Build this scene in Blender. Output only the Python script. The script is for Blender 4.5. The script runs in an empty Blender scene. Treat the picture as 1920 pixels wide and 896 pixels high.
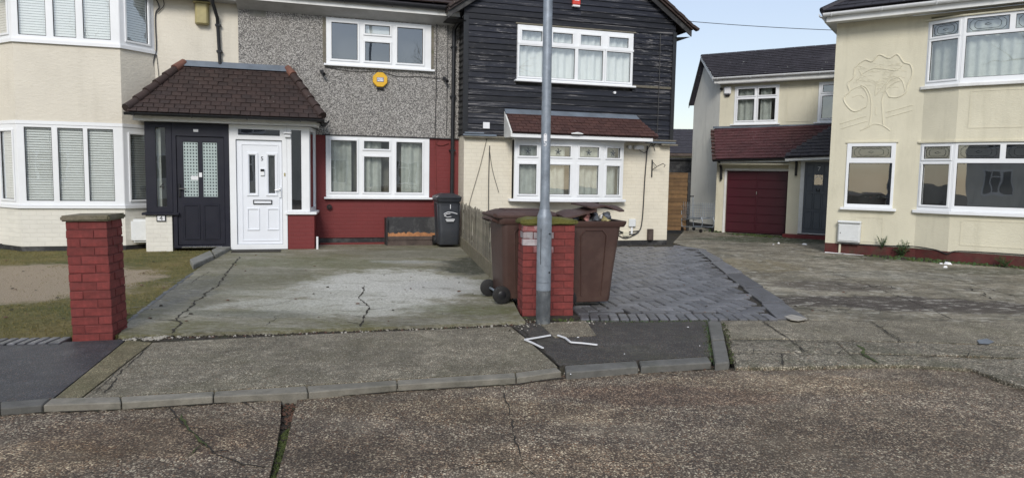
import bpy, bmesh, math, random
from mathutils import Vector, Matrix, noise
random.seed(7)
SC = bpy.context.scene
COL = SC.collection
R = math.radians
# ------------------------------------------------------------------ camera
FPX = 1340.0; CX, CY, CH = 960, 448, 1.5
PITCH, ROLL = R(5.05), R(0.97)
fw = Vector((0, math.cos(PITCH), -math.sin(PITCH))); rt0 = Vector((1, 0, 0)); up0 = rt0.cross(fw)
rt = rt0*math.cos(ROLL) + up0*math.sin(ROLL); up = -rt0*math.sin(ROLL) + up0*math.cos(ROLL)
cam = bpy.data.cameras.new('camera'); camo = bpy.data.objects.new('camera', cam); COL.objects.link(camo)
mw = Matrix((rt, up, -fw)).transposed().to_4x4(); mw.translation = (0, 0, CH); camo.matrix_world = mw
cam.sensor_width = 36; cam.lens = 36*FPX/1920; cam.clip_end = 2000; cam.clip_start = .05
SC.camera = camo
# ------------------------------------------------------------------ world, sun, exposure
CLOUD = 5.8
SUN_EL, SUN_AZ = R(33.0), R(184.0)
w = bpy.data.worlds.new('World'); SC.world = w; w.use_nodes = True
nt = w.node_tree; bg = nt.nodes['Background']; sky = nt.nodes.new('ShaderNodeTexSky')
sky.sky_type = 'NISHITA'; sky.sun_disc = False; sky.sun_elevation = SUN_EL; sky.sun_rotation = SUN_AZ
sky.air_density = 1.0; sky.dust_density = 0.6; sky.ozone_density = 2.0; sky.altitude = 20
# thin bright high cloud over the low-sun sky: pale blue overhead, warmer towards the horizon, the same all round
tcw = nt.nodes.new('ShaderNodeTexCoord'); spw = nt.nodes.new('ShaderNodeSeparateXYZ'); nt.links.new(tcw.outputs['Generated'], spw.inputs[0])
rpw = nt.nodes.new('ShaderNodeValToRGB'); nt.links.new(spw.outputs[2], rpw.inputs[0]); el_ = rpw.color_ramp.elements
el_[0].position = 0.0; el_[0].color = (.95, .80, .60, 1); el_[1].position = .62; el_[1].color = (.86, .89, .96, 1)
e_ = rpw.color_ramp.elements.new(.07); e_.color = (.92, .84, .72, 1); e_ = rpw.color_ramp.elements.new(.22); e_.color = (.86, .885, .96, 1)
hs_ = nt.nodes.new('ShaderNodeVectorMath'); hs_.operation = 'SCALE'; nt.links.new(rpw.outputs[0], hs_.inputs[0]); hs_.inputs['Scale'].default_value = CLOUD
ad_ = nt.nodes.new('ShaderNodeVectorMath'); ad_.operation = 'ADD'; nt.links.new(sky.outputs[0], ad_.inputs[0]); nt.links.new(hs_.outputs[0], ad_.inputs[1])
nt.links.new(ad_.outputs[0], bg.inputs[0]); bg.inputs[1].default_value = .046
sl = bpy.data.lights.new('sun', 'SUN'); sl.energy = 1.5; sl.angle = R(20); sl.color = (1, .95, .88)
so = bpy.data.objects.new('sun', sl); COL.objects.link(so)
sd = Vector((math.sin(SUN_AZ)*math.cos(SUN_EL), math.cos(SUN_AZ)*math.cos(SUN_EL), math.sin(SUN_EL)))
so.rotation_euler = sd.to_track_quat('Z', 'Y').to_euler(); so.location = (0, 0, 30)
vs = SC.view_settings; vs.view_transform = 'Standard'; vs.look = 'None'; vs.exposure = .78; vs.gamma = 1
SC.render.engine = 'CYCLES'

def G(px, py, z=0.0):
    "point of the ground (height z) seen at a place of the photograph"
    d = fw + rt*((px-CX)/FPX) - up*((py-CY)/FPX); t = (z-CH)/d.z
    return Vector((d.x*t, d.y*t, z))

# ------------------------------------------------------------------ materials
class NT:
    def __init__(s, name):
        s.m = bpy.data.materials.new(name); s.m.use_nodes = True; s.t = s.m.node_tree
        s.b = s.t.nodes['Principled BSDF']; s.co = s.n('ShaderNodeTexCoord').outputs['Object']
    def n(s, typ, props=None, **ins):
        nd = s.t.nodes.new(typ)
        for k, v in (props or {}).items(): setattr(nd, k, v)
        for k, v in ins.items():
            key = int(k[1:]) if k[0] == '_' and k[1:].isdigit() else k.replace('_', ' ')
            s.set(nd.inputs[key], v)
        return nd
    def set(s, inp, v):
        if isinstance(v, bpy.types.NodeSocket): s.t.links.new(v, inp)
        elif isinstance(v, tuple) and len(v) == 3 and inp.type == 'RGBA': inp.default_value = (*v, 1)
        else: inp.default_value = v
    def noise(s, scale, detail=4, rough=.6, vec=None, out=0, dist=0):
        return s.n('ShaderNodeTexNoise', Vector=vec or s.co, Scale=scale, Detail=float(detail), Roughness=rough, Distortion=float(dist)).outputs[out]
    def vor(s, scale, feature='F1', vec=None, out='Distance', rnd=1.0):
        return s.n('ShaderNodeTexVoronoi', {'feature': feature}, Vector=vec or s.co, Scale=scale, Randomness=rnd).outputs[out]
    def stretch(s, x, y, z, vec=None):
        return s.n('ShaderNodeMapping', Vector=vec or s.co, Scale=(x, y, z)).outputs[0]
    def ramp(s, fac, stops, interp='LINEAR'):
        nd = s.n('ShaderNodeValToRGB', Fac=fac); cr = nd.color_ramp; cr.interpolation = interp
        while len(cr.elements) < len(stops): cr.elements.new(.5)
        for e, (p, c) in zip(cr.elements, stops):
            e.position = p; e.color = (*c, 1) if isinstance(c, tuple) else (c, c, c, 1)
        return nd.outputs[0]
    def mix(s, fac, a, b, mode='MIX'):
        nd = s.n('ShaderNodeMix', {'data_type': 'RGBA', 'blend_type': mode})
        s.set(nd.inputs[0], fac); s.set(nd.inputs[6], a); s.set(nd.inputs[7], b); return nd.outputs[2]
    def math(s, op, a, b=0.0, clamp=False):
        return s.n('ShaderNodeMath', {'operation': op, 'use_clamp': clamp}, _0=a, _1=b).outputs[0]
    def blob(s, cx, cy, rx, ry, soft=.5, wob=.5, wscale=1.2):
        soft *= .7; wob *= 1.5; wscale *= 1.5
        "1 inside an irregular patch on the ground, 0 outside"
        mp = s.n('ShaderNodeMapping', Vector=s.co, Location=(-cx/rx, -cy/ry, 0), Scale=(1/rx, 1/ry, 0)).outputs[0]
        ln = s.n('ShaderNodeVectorMath', {'operation': 'LENGTH'}, _0=mp).outputs['Value']
        nz = s.noise(wscale, 8, .75)
        v = s.math('ADD', ln, s.math('MULTIPLY', s.math('SUBTRACT', nz, .5), wob*2))
        return s.n('ShaderNodeMapRange', {'interpolation_type': 'SMOOTHSTEP'}, Value=v, From_Min=1.0, From_Max=1.0-soft, To_Min=0.0, To_Max=1.0).outputs[0]
    def rand(s): return s.n('ShaderNodeObjectInfo').outputs['Random']
    def done(s, color, rough=.8, bump=None, bs=.3, bd=.01, spec=None, metal=0.0):
        s.set(s.b.inputs['Base Color'], color); s.set(s.b.inputs['Roughness'], rough); s.set(s.b.inputs['Metallic'], metal)
        if spec is not None: s.b.inputs['Specular IOR Level'].default_value = spec
        if bump is not None:
            bn = s.n('ShaderNodeBump', Strength=bs, Distance=bd, Height=bump); s.set(s.b.inputs['Normal'], bn.outputs[0])
        return s.m

def simple(name, col, rough=.6, var=.12, scale=6, bump=0, metal=0.0, dirt=None, dirt_amt=.35, rnd=0):
    s = NT(name); nz = s.noise(scale, 6, .65)
    a = tuple(c*(1-var) for c in col); b = tuple(min(1, c*(1+var)) for c in col)
    c = s.ramp(nz, [(.3, a), (.7, b)])
    if dirt:
        dz = s.ramp(s.noise(scale*.45, 8, .72, dist=.3), [(.48, 0.0), (.72, 1.0)])
        c = s.mix(s.math('MULTIPLY', dz, dirt_amt), c, dirt)
    if rnd:
        c = s.n('ShaderNodeHueSaturation', Color=c, Value=s.n('ShaderNodeMapRange', Value=s.rand(), To_Min=1-rnd, To_Max=1+rnd).outputs[0]).outputs[0]
    rr = s.n('ShaderNodeMapRange', Value=s.noise(scale*1.7, 4), To_Min=rough-.1, To_Max=min(1, rough+.12)).outputs[0]
    return s.done(c, rr, s.noise(scale*12, 4) if bump else None, bump or .1, .004, metal=metal)

def render_mat(name, col, grime=(.3, .28, .22), amt=.35, sc=22, bs=.6):
    "painted roughcast with streaks of weathering"
    s = NT(name)
    n1 = s.noise(1.1, 6, .6); c = s.ramp(n1, [(.3, tuple(x*.9 for x in col)), (.7, tuple(x*1.04 for x in col))])
    st = s.noise(1, 6, .7, vec=s.stretch(3.2, 3.2, .5)); c = s.mix(s.math('MULTIPLY', s.ramp(st, [(.5, 0.0), (.78, 1.0)]), amt), c, grime)
    sp = s.noise(9, 4, .8); c = s.mix(s.math('MULTIPLY', s.ramp(sp, [(.6, 0.0), (.75, 1.0)]), amt*.6), c, tuple(x*.72 for x in col))
    h = s.math('ADD', s.noise(sc, 5, .7, vec=s.stretch(.7, .7, 1.6)), s.math('MULTIPLY', s.noise(sc*3, 3), .4))
    return s.done(c, .85, h, bs, .012)

def brickpaint(name, col, bs=.7, amt=.25, grime=(.25, .22, .17)):
    "painted brickwork: joints show only as relief (far wall, courses too fine to pick apart)"
    s = NT(name)
    vec = s.n('ShaderNodeCombineXYZ'); sep = s.n('ShaderNodeSeparateXYZ', Vector=s.co)
    s.set(vec.inputs[0], s.math('ADD', sep.outputs[0], sep.outputs[1])); s.set(vec.inputs[1], sep.outputs[2])
    wob = s.n('ShaderNodeVectorMath', {'operation': 'MULTIPLY_ADD'}, _0=s.noise(5, 3, out=1), _1=(.012, .012, 0), _2=vec.outputs[0]).outputs[0]
    bt = s.n('ShaderNodeTexBrick', Vector=wob, Color1=(1, 1, 1), Color2=(.78, .78, .78), Mortar=(0, 0, 0), Scale=1.0, Mortar_Size=.009, Mortar_Smooth=.5, Brick_Width=.225, Row_Height=.075)
    n1 = s.noise(1.6, 6, .65); c = s.ramp(n1, [(.3, tuple(x*.9 for x in col)), (.7, tuple(min(1, x*1.05) for x in col))])
    c = s.mix(s.math('MULTIPLY', s.ramp(s.noise(2.2, 7, .75), [(.52, 0.0), (.75, 1.0)]), amt), c, grime)
    c = s.mix(.07, c, bt.outputs[0], 'MULTIPLY')
    h = s.math('ADD', bt.outputs[0], s.math('MULTIPLY', s.noise(40, 4), .35))
    return s.done(c, .6, h, bs, .008)

def pebbledash():
    s = NT('pebbledash')
    c1 = s.vor(66, out='Color'); v = s.n('ShaderNodeSeparateColor', Color=c1).outputs[0]
    c = s.ramp(v, [(.0, (.07, .068, .07)), (.3, (.19, .182, .175)), (.5, (.33, .32, .30)), (.75, (.46, .445, .42)), (1, (.62, .60, .57))])
    d = s.vor(66, 'DISTANCE_TO_EDGE'); c = s.mix(s.ramp(d, [(0.0, 1.0), (.1, 0.0)]), c, (.09, .085, .08))
    c = s.mix(s.math('MULTIPLY', s.ramp(s.noise(1.2, 6, .7, vec=s.stretch(1.5, 1.5, .5)), [(.45, 0.0), (.75, 1.0)]), .35), c, (.2, .19, .17))
    return s.done(c, .8, d, .8, .01)

def aggregate(name, dark, mid, light, scale, wet=.0, moss=None, mossamt=.3, rough=.75, lf=.6, speck=.88, bs=.6, patches=(), warm=(.30, .17, .09)):
    "exposed-aggregate concrete: rounded stones of several colours in a darker matrix"
    s = NT(name)
    wv = s.n('ShaderNodeVectorMath', {'operation': 'MULTIPLY_ADD'}, _0=s.noise(scale*.6, 2, out=1), _1=(.3/scale,)*3, _2=s.co).outputs[0]
    col = s.vor(scale, out='Color', vec=wv); sep = s.n('ShaderNodeSeparateColor', Color=col); d = s.vor(scale, vec=wv)
    r1 = s.ramp(sep.outputs[0], [(0, dark), (.35, tuple((a+b)/2 for a, b in zip(dark, mid))), (.62, mid), (speck-.06, tuple(x*1.25 for x in mid)), (speck, light), (1, tuple(min(1, x*1.35) for x in light))])
    r1 = s.mix(s.ramp(sep.outputs[1], [(.80, 0.0), (.84, .55)]), r1, warm)
    fine = s.vor(scale*2.3, out='Color'); f2 = s.n('ShaderNodeSeparateColor', Color=fine).outputs[1]
    matrix = s.ramp(f2, [(.0, tuple(x*.7 for x in dark)), (.7, mid), (.95, tuple(x*1.1 for x in light))])
    stone = s.ramp(d, [(.34, 1.0), (.52, 0.0)]); c = s.mix(stone, matrix, r1)
    big = s.noise(lf, 7, .65); c = s.mix(s.ramp(big, [(.38, .42), (.66, 0.0)]), c, tuple(x*.55 for x in dark))
    big2 = s.noise(lf*2.7, 6, .7); c = s.mix(s.ramp(big2, [(.5, 0.0), (.75, .3)]), c, tuple(x*.8 for x in light))
    c = s.mix(s.ramp(s.noise(lf*9, 5, .8), [(.42, .5), (.6, 0.0)]), c, tuple(x*.7 for x in dark)); c = s.mix(s.ramp(s.noise(11, 4, .8), [(.55, 0.0), (.75, .35)]), c, tuple(x*1.1 for x in mid))
    if moss: c = s.mix(s.math('MULTIPLY', s.ramp(s.noise(lf*1.7, 7, .75, dist=.5), [(.48, 0.0), (.66, 1.0)]), mossamt), c, moss)
    for (cx, cy, rx, ry, cc, am) in patches: c = s.mix(s.math('MULTIPLY', s.blob(cx, cy, rx, ry), am), c, cc, 'MULTIPLY')
    h = s.math('ADD', s.math('MULTIPLY', stone, .7), s.math('MULTIPLY', s.noise(scale*2, 3), .3))
    rr = s.n('ShaderNodeMapRange', Value=s.noise(lf*3, 5), To_Min=rough-.2-wet, To_Max=rough+.15).outputs[0]
    return s.done(c, rr, h, bs, .006)

def cam_glass(name='window_glass', refl=5.6, tint=(.97, .985, .98)):
    s = NT(name); t = s.t; t.nodes.remove(s.b)
    tr = s.n('ShaderNodeBsdfTransparent', Color=tint); gl = s.n('ShaderNodeBsdfGlossy', Color=(.95, .97, 1), Roughness=.012)
    fr = s.n('ShaderNodeFresnel', IOR=1.5); f = s.math('MULTIPLY', fr.outputs[0], refl, True); f = s.math('MULTIPLY', f, s.math('SUBTRACT', 1.0, s.n('ShaderNodeNewGeometry').outputs['Backfacing']))
    wave = s.n('ShaderNodeBump', Strength=.06, Distance=.02, Height=s.noise(2.2, 1)); s.set(gl.inputs['Normal'], wave.outputs[0])
    mx = s.n('ShaderNodeMixShader', Fac=f); t.links.new(tr.outputs[0], mx.inputs[1]); t.links.new(gl.outputs[0], mx.inputs[2])
    t.links.new(mx.outputs[0], t.nodes['Material Output'].inputs[0]); return s.m

def boards_mat():
    s = NT('black_board_paint')
    c = s.ramp(s.noise(3, 6, .7, vec=s.stretch(1, 1, 4)), [(.3, (.004, .005, .009)), (.7, (.010, .012, .020))])
    rv = s.n('ShaderNodeHueSaturation', Color=c, Value=s.n('ShaderNodeMapRange', Value=s.rand(), To_Min=.7, To_Max=1.6).outputs[0]).outputs[0]
    vec = s.n('ShaderNodeVectorMath', {'operation': 'ADD'}, _0=s.co, _1=s.n('ShaderNodeObjectInfo').outputs['Location']).outputs[0]
    ch = s.noise(1, 6, .8, vec=s.stretch(3.5, 6, 42, vec)); area = s.noise(.8, 3, .6, vec=vec)
    k = s.math('ADD', ch, s.math('MULTIPLY', area, .28)); k = s.ramp(k, [(.71, 0.0), (.78, 1.0)])
    c = s.mix(s.math('MULTIPLY', k, .8), rv, (.26, .25, .25))
    return s.done(c, .55, s.noise(12, 4, vec=s.stretch(.5, 1, 5, vec)), .25, .004, spec=.35)

def tile_mat(name, a, b, lichen=.06, rnd=.35, rough=.65):
    s = NT(name); c = s.mix(s.rand(), a, b)
    vec = s.n('ShaderNodeVectorMath', {'operation': 'ADD'}, _0=s.co, _1=s.n('ShaderNodeObjectInfo').outputs['Location']).outputs[0]
    c = s.n('ShaderNodeHueSaturation', Color=c, Value=s.n('ShaderNodeMapRange', Value=s.noise(4, 6, .7, vec=vec), From_Min=.3, From_Max=.7, To_Min=1-rnd, To_Max=1+rnd).outputs[0]).outputs[0]
    sp = s.ramp(s.noise(26, 2, .5, vec=vec), [(.7, 0.0), (.74, 1.0)]); sp = s.math('MULTIPLY', sp, s.ramp(s.noise(2, 3, vec=vec), [(.5, 0.0), (.6, 1.0)]))
    c = s.mix(s.math('MULTIPLY', sp, min(1, lichen*9)), c, (.42, .44, .4))
    return s.done(c, rough, s.noise(60, 4, vec=vec), .3, .004)

MAT = {}
MAT['upvc'] = simple('white_plastic', (.80, .82, .84), .35, .03, 3, dirt=(.5, .5, .47), dirt_amt=.14)
MAT['white_paint'] = simple('white_paint', (.74, .75, .74), .5, .06, 5, dirt=(.38, .36, .3), dirt_amt=.4)
MAT['glass'] = cam_glass()
MAT['dark'] = simple('room_dark', (.05, .05, .05), .9, .3, 2)
MAT['room'] = simple('room_wall', (.20, .19, .16), .9, .3, 2)
MAT['blind'] = simple('blind_white', (.78, .79, .77), .55, .03, 8)
MAT['curtain'] = simple('net_curtain', (.50, .52, .48), .9, .15, 9)
MAT['cream_rough'] = render_mat('cream_roughcast', (.68, .64, .55), sc=14, bs=.75, amt=.22)
MAT['cream_flat'] = render_mat('cream_masonry_paint', (.66, .625, .49), sc=34, bs=.5, amt=.42, grime=(.36, .34, .25))
MAT['cream_side'] = render_mat('skyglow_cream_render', (.76, .75, .68), sc=30, bs=.35, amt=.5, grime=(.22, .22, .19))  # cream lightened in its colour, standing in for sky glow on the gable
MAT['white_brick'] = brickpaint('white_painted_brick', (.72, .70, .63), .32, .16)
MAT['cream_brick'] = brickpaint('cream_painted_brick', (.72, .67, .55), .30, .24, (.42, .36, .25))
MAT['red_wall'] = brickpaint('red_painted_brick_wall', (.165, .022, .022), .28, .45, (.09, .02, .018))
MAT['pebble'] = pebbledash()
MAT['boards'] = boards_mat()
MAT['black_gloss'] = simple('black_plastic', (.014, .015, .018), .35, .2, 8)
MAT['black_flat'] = simple('black_bitumen', (.018, .018, .02), .7, .3, 8, dirt=(.35, .35, .33), dirt_amt=.25)
MAT['anthracite'] = simple('anthracite_paint', (.006, .007, .017), .42, .12, 3)
MAT['tile_brown'] = tile_mat('brown_concrete_tile', (.030, .019, .017), (.042, .025, .021), rnd=.22)
MAT['tile_red'] = tile_mat('red_brown_tile', (.055, .024, .021), (.075, .034, .028), rnd=.2)
MAT['tile_dark'] = tile_mat('dark_slate_tile', (.018, .017, .023), (.032, .029, .036), .11)
MAT['tile_plum'] = tile_mat('plum_tile', (.045, .016, .020), (.080, .026, .028), .1)
MAT['hip'] = tile_mat('terracotta_hip_tile', (.13, .055, .04), (.18, .085, .06))
MAT['lead'] = simple('lead_flashing', (.16, .19, .23), .5, .2, 4, metal=.2, dirt=(.1, .1, .1))
MAT['grey_soffit'] = simple('grey_soffit_paint', (.42, .42, .42), .6, .12, 4, dirt=(.2, .2, .18), dirt_amt=.4)
MAT['metal'] = simple('galvanised_steel', (.28, .32, .37), .5, .22, 9, bump=.15, metal=.45, dirt=(.14, .15, .16), dirt_amt=.65)
MAT['metal_dark'] = simple('stained_steel_base', (.10, .11, .12), .55, .35, 12, bump=.2, metal=.3, dirt=(.45, .46, .45), dirt_amt=.5)
MAT['brick_red'] = simple('red_masonry_paint', (.185, .034, .030), .75, .28, 14, bump=.9, dirt=(.085, .022, .020), dirt_amt=.75, rnd=.14)
MAT['brick_peel'] = simple('peeling_brick_paint', (.26, .09, .09), .7, .3, 14, bump=.6, dirt=(.48, .45, .46), dirt_amt=1, rnd=.2)
MAT['brick_grey'] = simple('bare_whitish_brick', (.36, .33, .34), .8, .2, 14, bump=.6, dirt=(.2, .06, .06), dirt_amt=.7, rnd=.2)
MAT['mortar_red'] = simple('painted_mortar', (.115, .024, .022), .8, .3, 20, bump=.6)
def moss_cap(name, base, moss, lo, hi):
    s = NT(name); c = s.ramp(s.noise(20, 5), [(.3, tuple(x*.7 for x in base)), (.7, base)])
    c = s.mix(s.ramp(s.noise(6, 7, .7), [(lo, 0.0), (hi, 1.0)]), c, moss)
    return s.done(c, .9, s.noise(45, 5, .7), .9, .02)
MAT['cap_moss'] = moss_cap('moss_covered_cap', (.16, .15, .12), (.13, .125, .028), .25, .42)
MAT['cap_stone'] = moss_cap('weathered_cap', (.24, .21, .15), (.13, .12, .06), .45, .7)
MAT['bin_brown'] = simple('brown_bin_plastic', (.062, .033, .027), .48, .15, 3.5, dirt=(.13, .085, .065), dirt_amt=.6)
MAT['bin_black'] = simple('charcoal_bin_plastic', (.030, .034, .042), .45, .12, 3, dirt=(.08, .08, .08), dirt_amt=.4)
MAT['rubber'] = simple('black_rubber', (.012, .012, .013), .6, .2, 20)
MAT['wood_grey'] = simple('weathered_timber', (.165, .15, .12), .85, .3, 14, bump=.5, dirt=(.10, .11, .05), dirt_amt=.7, rnd=.25)
MAT['wood_fence'] = simple('treated_fence_timber', (.17, .10, .045), .75, .25, 9, bump=.4, dirt=(.12, .06, .03), dirt_amt=.5, rnd=.2)
MAT['wood_dark'] = simple('old_dark_plank', (.07, .05, .042), .8, .35, 10, bump=.5, dirt=(.14, .11, .09), dirt_amt=.5)
MAT['wood_torn'] = simple('torn_raw_wood', (.38, .17, .07), .8, .35, 12, bump=.5, dirt=(.12, .06, .04), dirt_amt=.7)
MAT['concrete'] = simple('grey_concrete', (.20, .20, .185), .85, .25, 7, bump=.6, dirt=(.10, .10, .06), dirt_amt=.6)
MAT['kerb'] = simple('kerb_concrete', (.215, .20, .165), .8, .22, 9, bump=.7, dirt=(.085, .085, .065), dirt_amt=.7, rnd=.12)
MAT['kerb_dark'] = simple('dark_kerb_concrete', (.12, .118, .108), .75, .25, 9, bump=.7, dirt=(.05, .055, .04), dirt_amt=.6, rnd=.12)
MAT['crack'] = simple('crack_dirt', (.028, .024, .018), .95, .4, 20, bump=.6)
MAT['soil'] = simple('soil', (.030, .024, .018), .95, .5, 14, bump=.9, dirt=(.04, .05, .015), dirt_amt=.7)
MAT['leaf_dead'] = simple('dead_leaf', (.11, .055, .035), .8, .4, 30, rnd=.4)
MAT['stone_bit'] = simple('broken_stone', (.34, .32, .28), .85, .35, 25)
MAT['moss'] = simple('green_moss', (.045, .065, .015), .95, .4, 18, bump=.9, dirt=(.09, .10, .02), dirt_amt=.7)
MAT['weed'] = simple('weed_leaf', (.035, .085, .020), .6, .3, 12)
MAT['block'] = simple('blue_grey_block', (.120, .122, .132), .40, .3, 9, bump=.8, dirt=(.05, .052, .045), dirt_amt=.7, rnd=.30)
MAT['yellow'] = simple('yellow_plastic', (.72, .42, .03), .4, .06, 6)
MAT['red_box'] = simple('red_plastic', (.6, .06, .04), .4, .06, 6)
MAT['sign_white'] = simple('white_label', (.75, .76, .78), .5, .03, 6)
MAT['sign_blue'] = simple('blue_print', (.02, .05, .25), .5, .03, 6)
MAT['frost'] = simple('frosted_glass', (.42, .50, .49), .3, .08, 5)
MAT['door_white'] = simple('white_door_skin', (.78, .81, .86), .33, .03, 2)
MAT['door_grey'] = simple('slate_grey_door', (.075, .088, .105), .42, .1, 3)
MAT['maroon'] = simple('maroon_garage_paint', (.062, .008, .016), .42, .1, 3, dirt=(.04, .008, .01), dirt_amt=.4)
MAT['olive_box'] = simple('yellowed_plastic', (.38, .33, .16), .6, .15, 6)
MAT['chrome'] = simple('bright_metal', (.6, .6, .62), .25, .05, 6, metal=1.0)
MAT['bark'] = simple('bark', (.07, .06, .05), .9, .3, 8)
MAT['meter'] = simple('white_meter_box', (.68, .70, .70), .5, .05, 6, dirt=(.42, .42, .38), dirt_amt=.3)
MAT['tube_white'] = simple('white_strip_plastic', (.72, .73, .75), .4, .05, 9)
MAT['bitgrey'] = simple('grey_black_cable', (.03, .03, .032), .5, .2, 9)

def lawn_mat():
    s = NT('lawn'); c = s.ramp(s.noise(14, 6, .75), [(.3, (.08, .068, .02)), (.52, (.18, .15, .05)), (.75, (.28, .22, .10))])
    c = s.mix(s.ramp(s.noise(.9, 6, .7), [(.4, 0.0), (.62, .75)]), c, (.055, .075, .014))
    g = G(50, 545); fine = s.ramp(s.noise(90, 3, .7), [(.35, (.22, .165, .11)), (.65, (.52, .43, .32))])
    c = s.mix(s.math('MULTIPLY', s.blob(g.x-.6, g.y+.3, 2.2, 2.0, .35, .35, 1.5), .92), c, fine)
    return s.done(c, .95, s.noise(70, 5, .8), 1, .02)
MAT['lawn'] = lawn_mat()

def drive_mat():
    s = NT('stained_driveway_concrete')
    v2 = s.stretch(.55, 1.15, 1)
    c = s.ramp(s.noise(1.0, 9, .74, vec=v2, dist=.4), [(.3, (.095, .088, .058)), (.48, (.24, .225, .168)), (.68, (.42, .40, .33))])
    c = s.mix(s.math('MULTIPLY', s.ramp(s.noise(1.1, 8, .75, vec=v2, dist=.8), [(.44, 0.0), (.58, 1.0)]), .8), c, (.13, .125, .045))
    for px, py, rx, ry, cc, am in ((730, 545, 1.35, 1.9, (.66, .66, .61), .85), (640, 585, 1.5, .7, (.55, .55, .49), .65), (560, 560, 1.5, .35, (.42, .42, .36), .55), (860, 545, .9, .8, (.46, .46, .44), .55),
                                   (320, 560, .55, 1.8, (.10, .105, .11), .75), (470, 530, .9, 1.5, (.12, .12, .08), .5), (600, 500, 1.6, .8, (.12, .13, .05), .65), (895, 505, .7, 1.5, (.03, .035, .02), 1.0),
                                   (890, 590, .8, .35, (.12, .13, .05), .6), (480, 600, .8, .25, (.11, .12, .09), .6), (780, 480, 1.5, .9, (.15, .15, .11), .5), (760, 498, .7, .25, (.42, .44, .43), .5)):
        g = G(px, py); c = s.mix(s.math('MULTIPLY', s.blob(g.x, g.y, rx, ry, .6, .55, 1.6), am), c, cc)
    c = s.mix(s.ramp(s.noise(30, 6, .85), [(.40, .55), (.56, 0.0)]), c, (.06, .055, .035)); c = s.mix(s.ramp(s.noise(14, 7, .85, vec=v2), [(.50, 0.0), (.66, .55)]), c, (.42, .41, .36)); c = s.mix(s.ramp(s.noise(3.2, 9, .85, vec=v2, dist=1.5), [(.53, 0.0), (.62, .6)]), c, (.085, .082, .035))
    c = s.mix(s.ramp(s.noise(5, 8, .8, vec=v2, dist=1.2), [(.58, 0.0), (.68, .5)]), c, (.04, .042, .03))
    rr = s.n('ShaderNodeMapRange', Value=s.noise(1.3, 5), To_Min=.45, To_Max=.95).outputs[0]
    return s.done(c, rr, s.noise(26, 7, .75), .5, .012)
MAT['drive'] = drive_mat()

def forecourt_mat():
    s = NT('worn_forecourt_concrete'); v2 = s.stretch(.7, 1.1, 1)
    c = s.ramp(s.noise(1.2, 9, .75, vec=v2, dist=.6), [(.3, (.085, .072, .046)), (.48, (.235, .208, .150)), (.66, (.42, .385, .30))])
    c = s.mix(s.math('MULTIPLY', s.ramp(s.noise(.9, 8, .75, dist=.8), [(.48, 0.0), (.58, 1.0)]), .6), c, (.11, .104, .075))
    for px, py, rx, ry, cc, am in ((1640, 570, 2.0, .55, (.055, .043, .036), .9), (1800, 580, 1.6, .5, (.06, .047, .04), .85), (1560, 540, 1.0, .6, (.07, .055, .045), .7), (1420, 500, .9, 1.2, (.25, .20, .10), .45),
                                   (1440, 452, 2.2, 1.0, (.035, .055, .018), .85), (1640, 487, 1.5, .5, (.05, .06, .025), .7), (1880, 512, 1.6, .6, (.05, .06, .03), .6), (1700, 520, 1.4, .6, (.22, .22, .19), .4)):
        g = G(px, py); c = s.mix(s.math('MULTIPLY', s.blob(g.x, g.y, rx, ry, .5, .55, 1.5), am), c, cc)
    vr = s.vor(1.5, 'DISTANCE_TO_EDGE', vec=s.n('ShaderNodeVectorMath', {'operation': 'MULTIPLY_ADD'}, _0=s.noise(1.6, 5, out=1), _1=(1, 1, 0), _2=s.co).outputs[0])
    c = s.mix(s.math('MULTIPLY', s.ramp(vr, [(0, 1.0), (.02, 0.0)]), .5), c, (.02, .02, .015))
    c = s.mix(s.ramp(s.noise(24, 6, .85), [(.38, .6), (.54, 0.0)]), c, (.045, .037, .026)); c = s.mix(s.ramp(s.noise(3.5, 9, .85, vec=v2, dist=1.5), [(.52, 0.0), (.6, .7)]), c, (.055, .047, .034)); c = s.mix(s.ramp(s.noise(6.5, 8, .8, vec=v2), [(.53, 0.0), (.61, .75)]), c, (.46, .44, .38))
    return s.done(c, .8, s.noise(20, 8, .8), .8, .02)
MAT['forecourt'] = forecourt_mat()
gr = G(300, 850)
MAT['road'] = aggregate('exposed_aggregate_road', (.036, .025, .017), (.225, .165, .115), (.80, .68, .50), 60, lf=.5, rough=.7, speck=.84, bs=1.0, moss=(.070, .050, .026), mossamt=.45, warm=(.42, .22, .11), patches=[(*G(300, 820).xy, .9, .35, (.82, .72, .62), .7), (*G(1250, 740).xy, .9, .3, (.85, .70, .62), .7), (*G(700, 850).xy, .7, .3, (.66, .62, .58), .8), (*G(1650, 800).xy, 1.0, .5, (.75, .72, .68), .8), (*G(1050, 860).xy, .8, .25, (1.3, 1.24, 1.15), .7), (*G(1500, 720).xy, 1.2, .3, (1.3, 1.25, 1.15), .8), (*G(60, 860).xy, .6, .3, (1.25, 1.15, 1.0), .7), (*G(900, 770).xy, 1.2, .3, (1.15, 1.1, 1.0), .7)])
MAT['slab'] = aggregate('weathered_slab', (.080, .069, .045), (.265, .235, .172), (.66, .60, .47), 75, lf=.8, speck=.93, moss=(.09, .085, .04), mossamt=.35, bs=.4)
MAT['slab_moss'] = aggregate('mossy_slab', (.080, .069, .034), (.235, .205, .115), (.5, .44, .28), 75, lf=.8, speck=.95, moss=(.10, .095, .04), mossamt=.7, bs=.45)
MAT['slab_right'] = aggregate('pitted_slab', (.050, .042, .028), (.28, .25, .185), (.68, .61, .48), 48, lf=1.3, speck=.92, moss=(.06, .065, .03), mossamt=.5, bs=.8)
MAT['asphalt'] = aggregate('asphalt', (.022, .024, .029), (.052, .055, .064), (.17, .17, .18), 85, lf=.7, speck=.965, bs=.45, rough=.6)
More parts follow.
